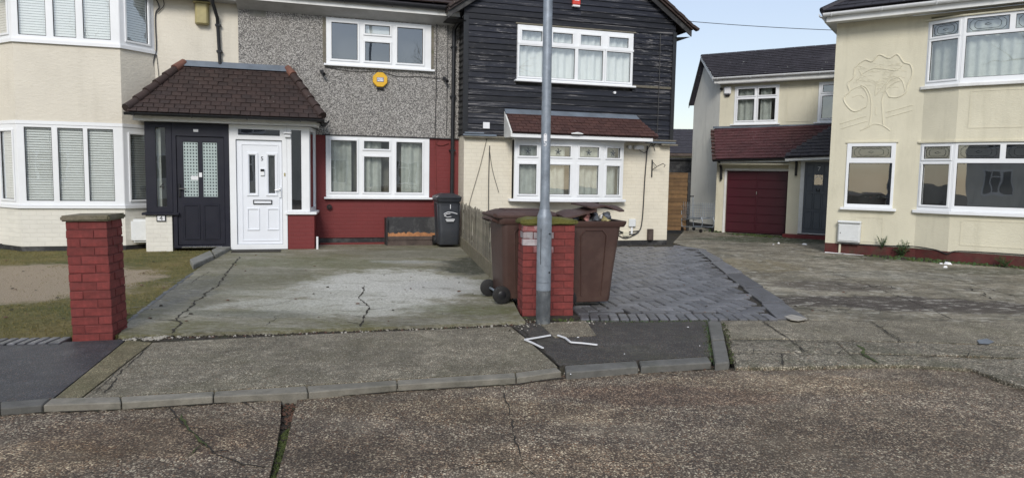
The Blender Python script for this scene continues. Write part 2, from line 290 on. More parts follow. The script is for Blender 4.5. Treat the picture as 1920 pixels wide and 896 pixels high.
MAT['asphalt_brown'] = aggregate('old_brown_asphalt', (.028, .025, .023), (.062, .056, .050), (.2, .19, .17), 80, lf=.9, speck=.96, bs=.5, moss=(.06, .06, .025), mossamt=.4)

# ------------------------------------------------------------------ mesh accumulator and scene helpers
class A:
    def __init__(s): s.v = []; s.f = []; s.mi = []
    def add(s, vs, fs, m=0):
        k = len(s.v); s.v += [tuple(p) for p in vs]; s.f += [tuple(i+k for i in f) for f in fs]; s.mi += [m]*len(fs); return s
    def box(s, x0, x1, y0, y1, z0, z1, m=0, mat=None):
        vs = [(x, y, z) for x in (x0, x1) for y in (y0, y1) for z in (z0, z1)]
        if mat: vs = [mat @ Vector(p) for p in vs]
        return s.add(vs, [(0, 1, 3, 2), (4, 6, 7, 5), (0, 4, 5, 1), (2, 3, 7, 6), (0, 2, 6, 4), (1, 5, 7, 3)], m)
    def prism(s, pts, z0, z1, m=0, fn=None):
        "polygon (counterclockwise from above) extruded in z; fn maps (x,y,z)"
        n = len(pts); vs = [(p[0], p[1], z0) for p in pts] + [(p[0], p[1], z1) for p in pts]
        if fn: vs = [fn(*p) for p in vs]
        return s.add(vs, [tuple(range(n))[::-1], tuple(range(n, 2*n))] + [(i, (i+1) % n, (i+1) % n+n, i+n) for i in range(n)], m)
    def quad(s, *p, m=0): return s.add(p, [tuple(range(len(p)))], m)
    def tube(s, path, r, n=8, m=0, cap=True):
        path = [Vector(p) for p in path]; rs = r if isinstance(r, (list, tuple)) else [r]*len(path)
        rings = []; prev = None
        for i, p in enumerate(path):
            t = (path[min(i+1, len(path)-1)]-path[max(i-1, 0)]); t = t.normalized() if t.length > 1e-9 else Vector((0, 0, 1))
            a = prev if prev is not None else (Vector((0, 0, 1)) if abs(t.z) < .9 else Vector((1, 0, 0)))
            e1 = (a - t*a.dot(t)); e1 = e1.normalized() if e1.length > 1e-6 else t.orthogonal().normalized(); e2 = t.cross(e1); prev = e1
            rings.append([p + (e1*math.cos(2*math.pi*j/n)+e2*math.sin(2*math.pi*j/n))*rs[i] for j in range(n)])
        vs = [q for rg in rings for q in rg]; fs = []
        for i in range(len(path)-1):
            for j in range(n): fs.append((i*n+j, i*n+(j+1) % n, (i+1)*n+(j+1) % n, (i+1)*n+j))
        if cap: fs += [tuple(range(n))[::-1], tuple(range((len(path)-1)*n, len(path)*n))]
        return s.add(vs, fs, m)
    def loft(s, rings, m=0, cap=True):
        n = len(rings[0]); vs = [q for rg in rings for q in rg]; fs = []
        for i in range(len(rings)-1):
            for j in range(n): fs.append((i*n+j, i*n+(j+1) % n, (i+1)*n+(j+1) % n, (i+1)*n+j))
        if cap: fs += [tuple(range(n))[::-1], tuple(range((len(rings)-1)*n, len(rings)*n))]
        return s.add(vs, fs, m)
    def slab(s, x0, x1, z0, z1, y0, y1, holes=(), m=0):
        "upright slab in the xz plane with rectangular holes (x0,x1,z0,z1)"
        xs = sorted({x0, x1, *[min(max(h[k], x0), x1) for h in holes for k in (0, 1)]}); zs = sorted({z0, z1, *[min(max(h[k], z0), z1) for h in holes for k in (2, 3)]})
        def solid(i, j):
            if i < 0 or j < 0 or i >= len(xs)-1 or j >= len(zs)-1: return False
            cx, cz = (xs[i]+xs[i+1])/2, (zs[j]+zs[j+1])/2
            return not any(h[0] < cx < h[1] and h[2] < cz < h[3] for h in holes)
        for i in range(len(xs)-1):
            for j in range(len(zs)-1):
                if not solid(i, j): continue
                a, b, c, d = xs[i], xs[i+1], zs[j], zs[j+1]
                s.quad((a, y0, c), (b, y0, c), (b, y0, d), (a, y0, d), m=m); s.quad((a, y1, c), (a, y1, d), (b, y1, d), (b, y1, c), m=m)
                if not solid(i-1, j): s.quad((a, y0, c), (a, y0, d), (a, y1, d), (a, y1, c), m=m)
                if not solid(i+1, j): s.quad((b, y0, c), (b, y1, c), (b, y1, d), (b, y0, d), m=m)
                if not solid(i, j-1): s.quad((a, y0, c), (a, y1, c), (b, y1, c), (b, y0, c), m=m)
                if not solid(i, j+1): s.quad((a, y0, d), (b, y0, d), (b, y1, d), (a, y1, d), m=m)
        return s
    def mesh(s, name, mats, bevel=0, smooth=False, seg=1, weld=True):
        me = bpy.data.meshes.new(name); me.from_pydata(s.v, [], s.f)
        for mt in (mats if isinstance(mats, (list, tuple)) else [mats]): me.materials.append(MAT[mt] if isinstance(mt, str) else mt)
        me.polygons.foreach_set('material_index', s.mi)
        if weld or bevel or smooth:
            bm = bmesh.new(); bm.from_mesh(me); bmesh.ops.remove_doubles(bm, verts=bm.verts, dist=1e-5)
            bmesh.ops.recalc_face_normals(bm, faces=bm.faces)
            if bevel:
                es = [e for e in bm.edges if len(e.link_faces) == 2 and e.calc_face_angle(0) > .5]
                bmesh.ops.bevel(bm, geom=es, offset=bevel, segments=seg, affect='EDGES', clamp_overlap=True)
            bm.to_mesh(me); bm.free()
        if smooth:
            for p in me.polygons: p.use_smooth = True
            try: me.set_sharp_from_angle(angle=R(40))
            except Exception: pass
        return me
def link(name, me, parent=None, loc=(0, 0, 0), rot=(0, 0, 0)):
    o = bpy.data.objects.new(name, me); COL.objects.link(o); o.parent = parent; o.location = loc; o.rotation_euler = rot; return o
def obj(name, acc, mats, parent=None, loc=(0, 0, 0), rot=(0, 0, 0), bevel=0, smooth=False, kind=None, label=None, seg=1):
    o = link(name, acc.mesh(name, mats, bevel, smooth, seg), parent, loc, rot)
    if kind: o['kind'] = kind
    if label: o['label'] = label
    return o
def tag(o, label, cat, group=None):
    o['label'] = label; o['category'] = cat
    if group: o['group'] = group
    return o
def thing(name, label, cat, loc=(0, 0, 0), rz=0, group=None):
    o = link(name, None, None, loc, (0, 0, rz)); return tag(o, label, cat, group)
def struct(name, acc=None, mats=None, **k):
    o = obj(name, acc, mats, **k) if acc else link(name, None); o['kind'] = 'structure'; return o
def copy_tree(o, parent=None):
    c = o.copy(); COL.objects.link(c); c.parent = parent
    for ch in [x for x in bpy.data.objects if x.parent == o]: copy_tree(ch, c)
    return c
def text(name, body, size, mat, parent, loc, rot=(R(90), 0, 0), ext=.002, sx=1):
    cu = bpy.data.curves.new(name, 'FONT'); cu.body = body; cu.size = size; cu.extrude = ext; cu.align_x = 'CENTER'; cu.align_y = 'CENTER'; cu.resolution_u = 2
    t = bpy.data.objects.new(name, cu); COL.objects.link(t)
    me = bpy.data.meshes.new_from_object(t.evaluated_get(bpy.context.evaluated_depsgraph_get()))
    bpy.data.objects.remove(t); me.materials.clear(); me.materials.append(MAT[mat])
    o = link(name, me, parent, loc, rot); o.scale = (sx, 1, 1); return o
def gpoly(name, pts, z, mat, th=.08, parent=None, kind='structure', world=False, label=None):
    P = [Vector((p[0], p[1], z)) for p in pts] if world else [G(p[0], p[1], z) for p in pts]
    ar = sum(P[i].x*P[(i+1) % len(P)].y - P[(i+1) % len(P)].x*P[i].y for i in range(len(P)))
    if ar < 0: P = P[::-1]
    o = obj(name, A().prism([(p.x, p.y) for p in P], z-th, z), mat, parent)
    if kind: o['kind'] = kind
    return o
def jagged(a, b, n, amp):
    return [(a[0]+(b[0]-a[0])*i/n+random.uniform(-amp, amp)*(0 < i < n), a[1]+(b[1]-a[1])*i/n+random.uniform(-amp, amp)*(0 < i < n)) for i in range(n+1)]
CR = None
def crack(pts, w, z, mat='crack', parent=None, step=.03, wob=.02, name='crack'):
    "broken fissure along a measured line: fractal path, width that swells and pinches out, small branches"
    P = [G(*p, z) for p in pts]; Q = []; sd = random.random()*99
    for a, b in zip(P, P[1:]):
        n = max(1, int((b-a).length/step)); Q += [a.lerp(b, i/n) for i in range(n)]
    Q.append(P[-1]); acc = A(); w = w*.62
    def ribbon(Q, w, taper):
        L, Rr = [], []
        for i, q in enumerate(Q):
            t = (Q[min(i+1, len(Q)-1)]-Q[max(i-1, 0)]).normalized(); nrm = Vector((-t.y, t.x, 0))
            d = wob*(1.6*noise.noise(Vector((i*.11+sd, 3, 0)))+.9*noise.noise(Vector((i*.37+sd, 9, 0))))+random.uniform(-.003, .003); q = q+nrm*d
            ww = w*max(.12, .75+1.1*noise.noise(Vector((i*.23+sd, 20, 0)))+random.uniform(-.25, .25)); ww *= min(1, (len(Q)-1-i)/4+.1)*(min(1, i/3+.2) if not taper else 1)
            L.append(q+nrm*ww*random.uniform(.35, .65)); Rr.append(q-nrm*ww*random.uniform(.35, .65))
        for i in range(len(Q)-1): acc.quad(L[i], Rr[i], Rr[i+1], L[i+1])
        return [(l+r_)/2 for l, r_ in zip(L, Rr)]
    C = ribbon(Q, w, False)
    for k in range(int(len(Q)/14)):
        i = random.randrange(2, len(Q)-2); t = (Q[i+1]-Q[i-1]).normalized(); a = random.choice((-1, 1))*random.uniform(.5, 1.2); dv = Matrix.Rotation(a, 3, 'Z') @ t; n = random.randint(4, 10)
        ribbon([C[i]+dv*step*j for j in range(n)], w*.45, True)
    global CR
    if parent is None: CR = CR or struct('ground_cracks'); parent = CR
    o = obj(name, acc, mat, parent); o['kind'] = 'stuff'; return o

TA = R(17.15)
HA = (-2.830, 14.524, 0)          # facade of the terrace: local x along the wall, -y towards the street
def fr(x, y, z=0, base=HA, th=TA):
    return Vector((base[0]+x*math.cos(th)-y*math.sin(th), base[1]+x*math.sin(th)+y*math.cos(th), z))
# ================================================================== GROUND
struct('ground', A().quad((-400, -60, -.06), (500, -60, -.06), (500, 700, -.06), (-400, 700, -.06)), 'soil')
# road: two cast slabs either side of an open joint
jl = [(548, 742), (541, 780), (529, 840), (512, 900)]
kerb_front = [(-700, 800), (0, 770), (80, 764), (228, 759), (400, 748), (576, 740), (745, 727), (968, 714), (1057, 703), (1200, 691), (1340, 686)]
rb = [(1372, 690), (1480, 686), (1700, 684), (1820, 692), (1870, 712), (1990, 752), (2500, 900)]
left = [G(*p) for p in kerb_front if p[0] < 540] + [G(527, 747)] + [G(526, 790), G(518, 840), G(504, 896), G(486, 960)]
lp = [(p.x, p.y) for p in left] + [(-1.9, -16), (-25, -16), (-25, 4.5)]
rd = gpoly('road', lp, 0, 'road', world=True)
right = [G(*p) for p in ((560, 742), (549, 780), (535, 840), (518, 896), (500, 960))][::-1] + [G(*p) for p in kerb_front if p[0] > 570] + [G(*p) for p in rb]
rp = [(p.x, p.y) for p in right] + [(25, -2), (25, -16), (-1.8, -16)]
rd2 = gpoly('road', rp, 0, 'road', world=True)
gpoly('road_joint', [(520, 742), (575, 738), (500, 990), (465, 990)], -.035, 'soil', .02)
crack([(318, 762), (340, 790), (372, 820), (405, 848), (450, 866), (520, 876)], .022, .004, 'crack', rd)
crack([(335, 775), (352, 800), (375, 822), (395, 842)], .02, .007, 'moss', rd)
crack([(938, 718), (955, 760), (960, 800), (972, 850), (990, 880), (1010, 896)], .014, .004, 'crack', rd2)
crack([(1700, 790), (1745, 800)], .012, .004, 'crack', rd2); crack([(1715, 762), (1742, 770)], .01, .004, 'crack', rd2)
crack([(790, 890), (900, 870), (970, 855)], .010, .004, 'crack', rd2)
# moss, leaves and stones in the joint
def scatter(name, mats, pts, size, z, flat=.4, kind='stuff', parent=None):
    acc = A()
    for (x, y) in pts:
        sx = size*random.uniform(.4, 1.4); a = random.uniform(0, 6.28); n = random.choice((4, 5, 6))
        ring = [(x+math.cos(a+6.28*k/n)*sx*random.uniform(.6, 1), y+math.sin(a+6.28*k/n)*sx*random.uniform(.6, 1)) for k in range(n)]
        h = sx*flat*random.uniform(.5, 1.5); vs = [(p[0], p[1], z) for p in ring]+[(x+(p[0]-x)*.6, y+(p[1]-y)*.6, z+h*random.uniform(.6, 1.2)) for p in ring]
        acc.add(vs, [tuple(range(n, 2*n))]+[(i, (i+1) % n, (i+1) % n+n, i+n) for i in range(n)], random.randrange(len(mats)))
    me = acc.mesh(name, mats, weld=False); o = link(name, me, parent); o['kind'] = kind; return o
def along(pts, n, w, z=0):
    P = [G(*p, z) for p in pts]; seg = [(P[i+1]-P[i]).length for i in range(len(P)-1)]; T = sum(seg); out = []
    for _ in range(n):
        d = random.uniform(0, T); i = 0
        while i < len(seg)-1 and d > seg[i]: d -= seg[i]; i += 1
        q = P[i].lerp(P[i+1], d/seg[i]); out.append((q.x+random.gauss(0, w), q.y+random.gauss(0, w))) 
    return out
scatter('moss', ['moss', 'moss', 'moss', 'soil'], along([(540, 800), (520, 850), (495, 940)], 700, .022), .012, -.03, .8)
scatter('leaf_litter', ['leaf_dead', 'leaf_dead', 'soil'], along([(548, 742), (542, 765), (533, 795)], 260, .035), .013, -.03, .5)
scatter('leaf_litter', ['leaf_dead', 'soil', 'stone_bit'], along([(0, 772), (228, 761), (576, 742), (968, 716), (1200, 692), (1350, 688)], 500, .018), .009, .001, .5)
scatter('leaf_litter', ['leaf_dead', 'leaf_dead', 'stone_bit'], along([(1060, 704), (1180, 694), (1320, 690)], 260, .022), .010, .001, .5)
# pavement surfaces
gpoly('pavement', [(-420, 660), (0, 648), (110, 641), (236, 636), (170, 690), (99, 746), (0, 753), (-500, 790)], .040, 'asphalt')
gpoly('pavement', [(238, 637), (284, 642), (150, 746), (103, 746)], .043, 'slab_moss')
cs = gpoly('crossover_slab', [(287, 642), (400, 636), (600, 626), (800, 618), (957, 612), (985, 634), (1045, 687), (968, 697), (745, 710), (575, 721), (225, 742), (156, 745)], .043, 'slab')
crack([(280, 648), (240, 685), (208, 716), (196, 742)], .016, .048, 'crack', cs); crack([(252, 665), (214, 700), (172, 740)], .010, .048, 'crack', cs)
crack([(600, 668), (640, 660), (690, 655)], .006, .048, 'crack', cs, wob=.01)
gpoly('pavement', [(962, 612), (1000, 604), (1086, 602), (1180, 602), (1326, 600), (1329, 640), (1334, 667), (1195, 675), (1060, 684), (1049, 685), (988, 633)], .040, 'asphalt_brown')
gpoly('paving_slab', [(1012, 606), (1098, 601), (1118, 628), (1040, 632)], .046, 'slab', .02)
crack([(970, 612), (1010, 645), (1050, 686)], .03, .046, 'soil')
scatter('moss', ['moss', 'soil', 'weed'], along([(1085, 602), (1200, 603), (1326, 601), (1330, 640), (1336, 680)], 700, .018, .04), .007, .040, .6)
scatter('moss', ['moss', 'soil'], along([(1357, 605), (1365, 640), (1374, 682)], 420, .014, .04), .007, .036, .6)
# kerbs
kb = struct('kerb')
ft = [(-330, 793, -330, 772), (-120, 779, -122, 759), (0, 768, 0, 753), (80, 762, 95, 746), (228, 757, 226, 743), (400, 746, 402, 733), (578, 738, 575, 723), (745, 724, 744, 712), (968, 711, 966, 698), (1054, 699, 1044, 688)]
for i in range(len(ft)-1):
    a, b = ft[i], ft[i+1]; g = 1
    P = [G(a[0]+g, a[1]-3, .046), G(b[0]-g, b[1]-3, .046), G(b[2]-g, b[3], .046), G(a[2]+g, a[3], .046)]
    obj('kerb_stone', A().prism([(p.x, p.y) for p in P], -.08, .047), 'kerb_dark' if i < 3 else 'kerb', kb, bevel=.007)
dk = [(1060, 699, 1057, 686), (1200, 688, 1196, 677), (1337, 680, 1330, 669)]
for a, b in zip(dk, dk[1:]):
    P = [G(a[0]+2, a[1], .05), G(b[0]-3, b[1], .05), G(b[2]-3, b[3], .05), G(a[2]+2, a[3], .05)]
    obj('kerb_stone', A().prism([(p.x, p.y) for p in P], -.08, .055), 'kerb_dark', kb, bevel=.008)
for q in ([(1334, 636), (1359, 635), (1351, 602), (1327, 602)], [(1341, 681), (1368, 678), (1359, 637), (1334, 639)]):
    P = [G(*p, .06) for p in q]; obj('kerb_stone', A().prism([(p.x, p.y) for p in P], -.05, .062), 'kerb_dark', kb, bevel=.01)
# driveway of the middle house and the broken edge in front of it
edge = [(222, 628), (300, 626), (420, 622), (560, 618), (700, 613), (830, 608), (985, 602)]
je = []
for a, b in zip(edge, edge[1:]): je += jagged(a, b, 5, .8)[:-1]
dr = gpoly('driveway', je + [(985, 602), (975, 590), (960, 560), (925, 500), (868, 462), (862, 448), (600, 446), (520, 455), (440, 461), (433, 466), (405, 480), (362, 510), (300, 556), (246, 597)], .065, 'drive', .11)
crack([(322, 624), (340, 606), (330, 596), (352, 578), (372, 562), (392, 545), (408, 536), (418, 520), (436, 498), (450, 480)], .035, .069, 'crack', dr, wob=.03)
crack([(676, 612), (684, 592), (692, 575), (672, 556), (680, 548), (684, 535)], .03, .069, 'crack', dr, wob=.02)
crack([(360, 530), (372, 520), (395, 508)], .012, .069, 'crack', dr)
gpoly('verge', [(218, 634), (400, 624), (600, 617), (980, 603), (992, 612), (960, 614), (800, 620), (600, 629), (400, 638), (240, 640)], .030, 'soil', .05)
scatter('gravel', ['stone_bit', 'soil', 'soil', 'leaf_dead', 'soil', 'crack', 'soil'], along([(235, 637), (450, 629), (700, 621), (960, 610)], 900, .028, .03), .013, .030, .6)
scatter('gravel', ['stone_bit', 'stone_bit', 'soil'], along([(236, 638), (330, 632)], 160, .03, .03), .02, .030, .6)
scatter('leaf_litter', ['leaf_dead', 'soil', 'stone_bit'], along([(900, 612), (985, 606), (1000, 600)], 200, .03, .03), .014, .03, .6)
scatter('gravel', ['stone_bit', 'stone_bit', 'soil'], along([(960, 620), (1010, 606), (1085, 602), (1120, 606)], 60, .06, .045), .011, .045, .6)
# lawn
gpoly('lawn', [(-700, 645), (-700, 466), (0, 466), (265, 458), (432, 459), (432, 466), (364, 508), (300, 556), (244, 596), (236, 612), (220, 628), (138, 630), (0, 633)], .055, 'lawn', .11)
crack([(362, 511), (300, 556), (240, 602)], .08, .068, 'metal_dark', name='edging_strip', wob=.006)
es = struct('stone_edging')
for q in ([(362, 500), (401, 482), (394, 472), (356, 489)], [(403, 481), (435, 464), (428, 456), (397, 471)]):
    P = [G(*p, .10) for p in q]; obj('edging_stone', A().prism([(p.x, p.y) for p in P], .0, .13), 'concrete', es, bevel=.012)
def grass():
    import numpy as np
    rng = np.random.default_rng(3); acc_v = []; acc_f = []
    poly = [G(*p, .055) for p in [(-200, 640), (-200, 470), (0, 470), (262, 463), (428, 462), (364, 505), (300, 553), (242, 594), (222, 626), (138, 628), (0, 632)]]
    xs = [p.x for p in poly]; ys = [p.y for p in poly]; g0 = G(50, 545); k = 0
    def inside(x, y):
        c = False; n = len(poly); j = n-1
        for i in range(n):
            if (poly[i].y > y) != (poly[j].y > y) and x < (poly[j].x-poly[i].x)*(y-poly[i].y)/(poly[j].y-poly[i].y)+poly[i].x: c = not c
            j = i
        return c
    for _ in range(90000):
        x = random.uniform(min(xs), max(xs)); y = random.uniform(min(ys), max(ys))
        if not inside(x, y): continue
        d = math.hypot((x-g0.x+.6)/2.0, (y-g0.y-.3)/1.9) + (noise.noise(Vector((x*1.5, y*1.5, 0))))*.35
        if d < .95 and random.random() < .93: continue
        h = random.uniform(.008, .022); a = random.uniform(0, 6.28); w_ = .0035; lx, ly = random.gauss(0, .012), random.gauss(0, .012)
        acc_v += [(x-math.cos(a)*w_, y-math.sin(a)*w_, .054), (x+math.cos(a)*w_, y+math.sin(a)*w_, .054), (x+lx, y+ly, .054+h)]; acc_f.append((k, k+1, k+2)); k += 3
    me = bpy.data.meshes.new('grass'); me.from_pydata(acc_v, [], acc_f)
    s = NT('grass_blade'); c = s.ramp(s.noise(3, 6, .7), [(.35, (.09, .095, .02)), (.5, (.17, .145, .045)), (.68, (.25, .195, .085))]); me.materials.append(s.done(c, .8))
    o = link('grass', me); o['kind'] = 'stuff'
grass()
# block edging in front of the lawn
be = struct('block_edging')
n = 7
for i in range(-5, n):
    a0, a1 = i/n, (i+1)/n; f = lambda t, y0, y1: (137*t, y0+(y1-y0)*t)
    p0, p1 = (137*a0+2, 634-3*a0), (137*a1-2, 634-3*a1); q0, q1 = (137*a0-28, 646-3*a0), (137*a1-32, 646-3*a1)
    if i == n-1: q1 = (112, 643)
    P = [G(*p, .048) for p in (q0, q1, p1, p0)]; obj('block', A().prism([(p.x, p.y) for p in P], -.02, .052), 'block', be, bevel=.006)
# forecourt of the far right houses
gpoly('forecourt', [(1262, 455), (1290, 425), (1300, 418), (1345, 412), (1560, 425), (1700, 440), (2300, 460), (2400, 560), (2300, 600), (1900, 608), (1640, 604), (1500, 597), (1400, 520), (1315, 470)], .030, 'forecourt', .06)
fs = struct('forecourt_slabs')
gpoly('slab_bed', [(1356, 601), (1640, 602), (1920, 607), (2200, 614), (2350, 692), (2440, 860), (1990, 745), (1866, 704), (1820, 689), (1600, 684), (1376, 687)], .014, 'soil', .03)
slabs = [[(1352, 602), (1426, 600), (1478, 634), (1362, 635)], [(1430, 599), (1630, 601), (1692, 639), (1560, 638), (1482, 635)], [(1634, 601), (1920, 606), (2200, 612), (2300, 655), (1920, 646), (1698, 640)],
         [(1363, 637), (1488, 637), (1502, 660), (1370, 659)], [(1491, 637), (1565, 639), (1590, 662), (1506, 660)], [(1569, 640), (1780, 645), (1860, 668), (1594, 662)], [(1784, 646), (1960, 650), (2300, 660), (2350, 688), (1864, 669)],
         [(1370, 661), (1465, 661), (1466, 686), (1380, 687)], [(1468, 661), (1590, 663), (1612, 683), (1470, 686)], [(1594, 664), (1720, 667), (1700, 683), (1616, 683)], [(1724, 667), (1900, 673), (1860, 704), (1822, 690), (1704, 683)], [(1904, 673), (2350, 692), (2480, 880), (1990, 748), (1864, 706)]]
for i, q in enumerate(slabs):
    P = [G(*p, .03) for p in q]; P = P if sum(P[k].x*P[(k+1) % len(P)].y-P[(k+1) % len(P)].x*P[k].y for k in range(len(P))) > 0 else P[::-1]
    cc_ = sum(P, Vector())/len(P); P = [cc_+(p-cc_)*(1+.012/max(.3, (p-cc_).length)) for p in P]
    obj('paving_slab', A().prism([(p.x, p.y) for p in P], -.04, .030+random.uniform(-.004, .006)), 'slab' if i < 3 else 'slab_right', fs, bevel=.006)
crack([(1605, 645), (1620, 660), (1645, 680)], .06, .039, 'moss'); crack([(1400, 690), (1700, 686), (1820, 693), (1870, 713), (1990, 754)], .03, .006, 'crack')
crack([(1500, 560), (1600, 572), (1750, 600), (1900, 606)], .02, .034, 'crack'); crack([(1640, 500), (1780, 520), (1920, 560)], .02, .034, 'crack'); crack([(1430, 480), (1560, 510), (1700, 560), (1790, 600)], .02, .034, 'crack')
crack([(1350, 470), (1500, 476), (1650, 500)], .025, .034, 'crack')
# block paved driveway of the boarded house (90 degree herringbone, soldier course, stone border)
bp = struct('block_paved_driveway')
inner = [G(*p, .04) for p in [(1094, 587), (1438, 587), (1303, 471), (1262, 463), (1140, 463), (925, 463), (925, 500), (995, 560), (1068, 577)]]
gpoly('paving_bed', [(1086, 599), (1465, 597), (1512, 597), (1320, 467), (1262, 459), (870, 459), (930, 505), (985, 600)], .022, 'soil', .05, bp, None)
def inpoly(x, y, P):
    c = False; j = len(P)-1
    for i in range(len(P)):
        if (P[i].y > y) != (P[j].y > y) and x < (P[j].x-P[i].x)*(y-P[i].y)/(P[j].y-P[i].y)+P[i].x: c = not c
        j = i
    return c
BX, BY = .137, .0640
bmesh_block = A().box(-BX, BX, -BY, BY, -.03, .03).mesh('paving_block', 'block', .011)
cells = []; U = .1; th = R(10); o0 = G(1090, 595, .04); U = .145
for i in range(-40, 60):
    for j in range(-10, 90):
        d = (i-j) % 4
        if d == 0: cx, cy, rz = (i+1)*U, (j+.5)*U, 0
        elif d == 3: cx, cy, rz = (i+.5)*U, (j+1)*U, math.pi/2
        else: continue
        x = o0.x+cx*math.cos(th)-cy*math.sin(th); y = o0.y+cx*math.sin(th)+cy*math.cos(th)
        if inpoly(x, y, inner): cells.append((math.hypot(x-.9, y), x, y, rz+th))
def vis(c): return 0 if (c[1]/c[2]*1340+960) > 1075 else 1
cells.sort(key=lambda c: (vis(c), c[0])); rest = A()
for k, (dd, x, y, rz) in enumerate(cells):
    tx, ty, dz = random.gauss(0, .012), random.gauss(0, .012), random.uniform(-.005, .005)
    if k < 270: link('paving_block', bmesh_block, bp, (x, y, .020+dz), (tx, ty, rz))
    else:
        M = Matrix.Translation((x, y, .020+dz)) @ Matrix.Rotation(rz, 4, 'Z') @ Matrix.Rotation(tx, 4, 'X') @ Matrix.Rotation(ty, 4, 'Y')
        vs_ = [M @ Vector((sx*(BX-.011*(sz > 0)), sy*(BY-.011*(sz > 0)), .022 if sz < 0 else .03)) for sx in (-1, 1) for sy in (-1, 1) for sz in (-1, 1)]
        rest.add(vs_, [(0, 1, 3, 2), (4, 6, 7, 5), (0, 4, 5, 1), (2, 3, 7, 6), (1, 5, 7, 3)])
o = link('paving_blocks', rest.mesh('paving_blocks', 'block', weld=False), bp); o['kind'] = 'stuff'
for i in range(20):
    a0, a1 = i/20, (i+1)/20; fx = lambda t, y: 1088+(1460-1088)*t+(-6 if y < 592 else 0)
    P = [G(1088+372*a0+1, 598, .05), G(1088+372*a1-1, 598, .05), G(1092+355*a1-1-6, 588, .05), G(1092+355*a0+1-6, 588, .05)]
    obj('paving_block', A().prism([(p.x, p.y) for p in P], -.02, .052+random.uniform(-.003, .003)), 'block', bp, bevel=.008)
bo = [(1456, 597.5, 1512, 597.5), (1428, 568, 1470, 566), (1394, 540, 1430, 538), (1360, 513, 1391, 511), (1334, 490, 1355, 488), (1310, 469, 1324, 469), (1262, 461.5, 1264, 458.5)]
for a, b in zip(bo, bo[1:]):
    P = [G(a[0]+1, a[1]-1, .05), G(a[2]+1, a[3]-1, .05), G(b[2], b[3]+1, .05), G(b[0], b[1]+1, .05)]
    obj('border_stone', A().prism([(p.x, p.y) for p in P], -.02, .054), 'block', bp, bevel=.006)
gpoly('cement_patch', [(1470, 593), (1484, 589), (1503, 593), (1514, 597), (1497, 600), (1482, 598)], .060, 'stone_bit', .01)
for pts in ([(1363, 636), (1560, 638), (1700, 640), (1920, 647), (2200, 656)], [(1372, 660), (1590, 663), (1860, 669), (2200, 676)], [(1478, 635), (1500, 648), (1508, 660)], [(1690, 640), (1632, 601)], [(1428, 601), (1480, 635)], [(1466, 661), (1468, 686)]):
    crack(pts, .026, .041, wob=.006)
for x0, y0, x1, y1 in ((1380, 672, 1450, 670), (1520, 650, 1580, 652), (1640, 655, 1700, 668), (1750, 655, 1830, 660), (1500, 615, 1560, 618)): crack([(x0, y0), ((x0+x1)/2, (y0+y1)/2+3), (x1, y1)], .010, .041, wob=.02)
for pts in ([(1330, 476), (1380, 480), (1440, 492)], [(1400, 505), (1440, 512), (1500, 508)], [(1560, 530), (1600, 540), (1660, 535), (1720, 548)], [(1700, 505), (1760, 512)], [(1480, 575), (1540, 582), (1600, 578)], [(1820, 540), (1860, 560), (1920, 566)], [(1620, 470), (1560, 480)]):
    crack(pts, .03, .034, wob=.06)
for pts in ([(500, 610), (520, 590)], [(470, 575), (520, 570), (560, 560)], [(760, 560), (800, 556)], [(820, 590), (880, 580)], [(600, 520), (650, 516), (700, 520)], [(560, 490), (620, 486)]): crack(pts, .010, .069, wob=.03)
crack([(0, 777), (80, 771), (228, 765), (400, 754), (520, 747)], .10, .004, 'soil', wob=.01); crack([(590, 744), (745, 732), (968, 719), (1057, 708), (1200, 696), (1345, 690), (1500, 688)], .07, .004, 'soil', wob=.012)
for _ in range(1):
    pts_ = [(G(random.uniform(0, 360), random.uniform(475, 610))) for _k in range(60)]+[G(random.uniform(260, 960), random.uniform(475, 618)) for _k in range(40)]+[G(random.uniform(1250, 1900), random.uniform(470, 600)) for _k in range(40)]
    scatter('fallen_leaves', ['leaf_dead', 'leaf_dead', 'soil'], [(p.x, p.y) for p in pts_], .022, .068, .25)
MAT['plinth_red'] = simple('stained_red_plinth', (.085, .018, .016), .8, .3, 7, bump=.7, dirt=(.06, .05, .03), dirt_amt=.8)
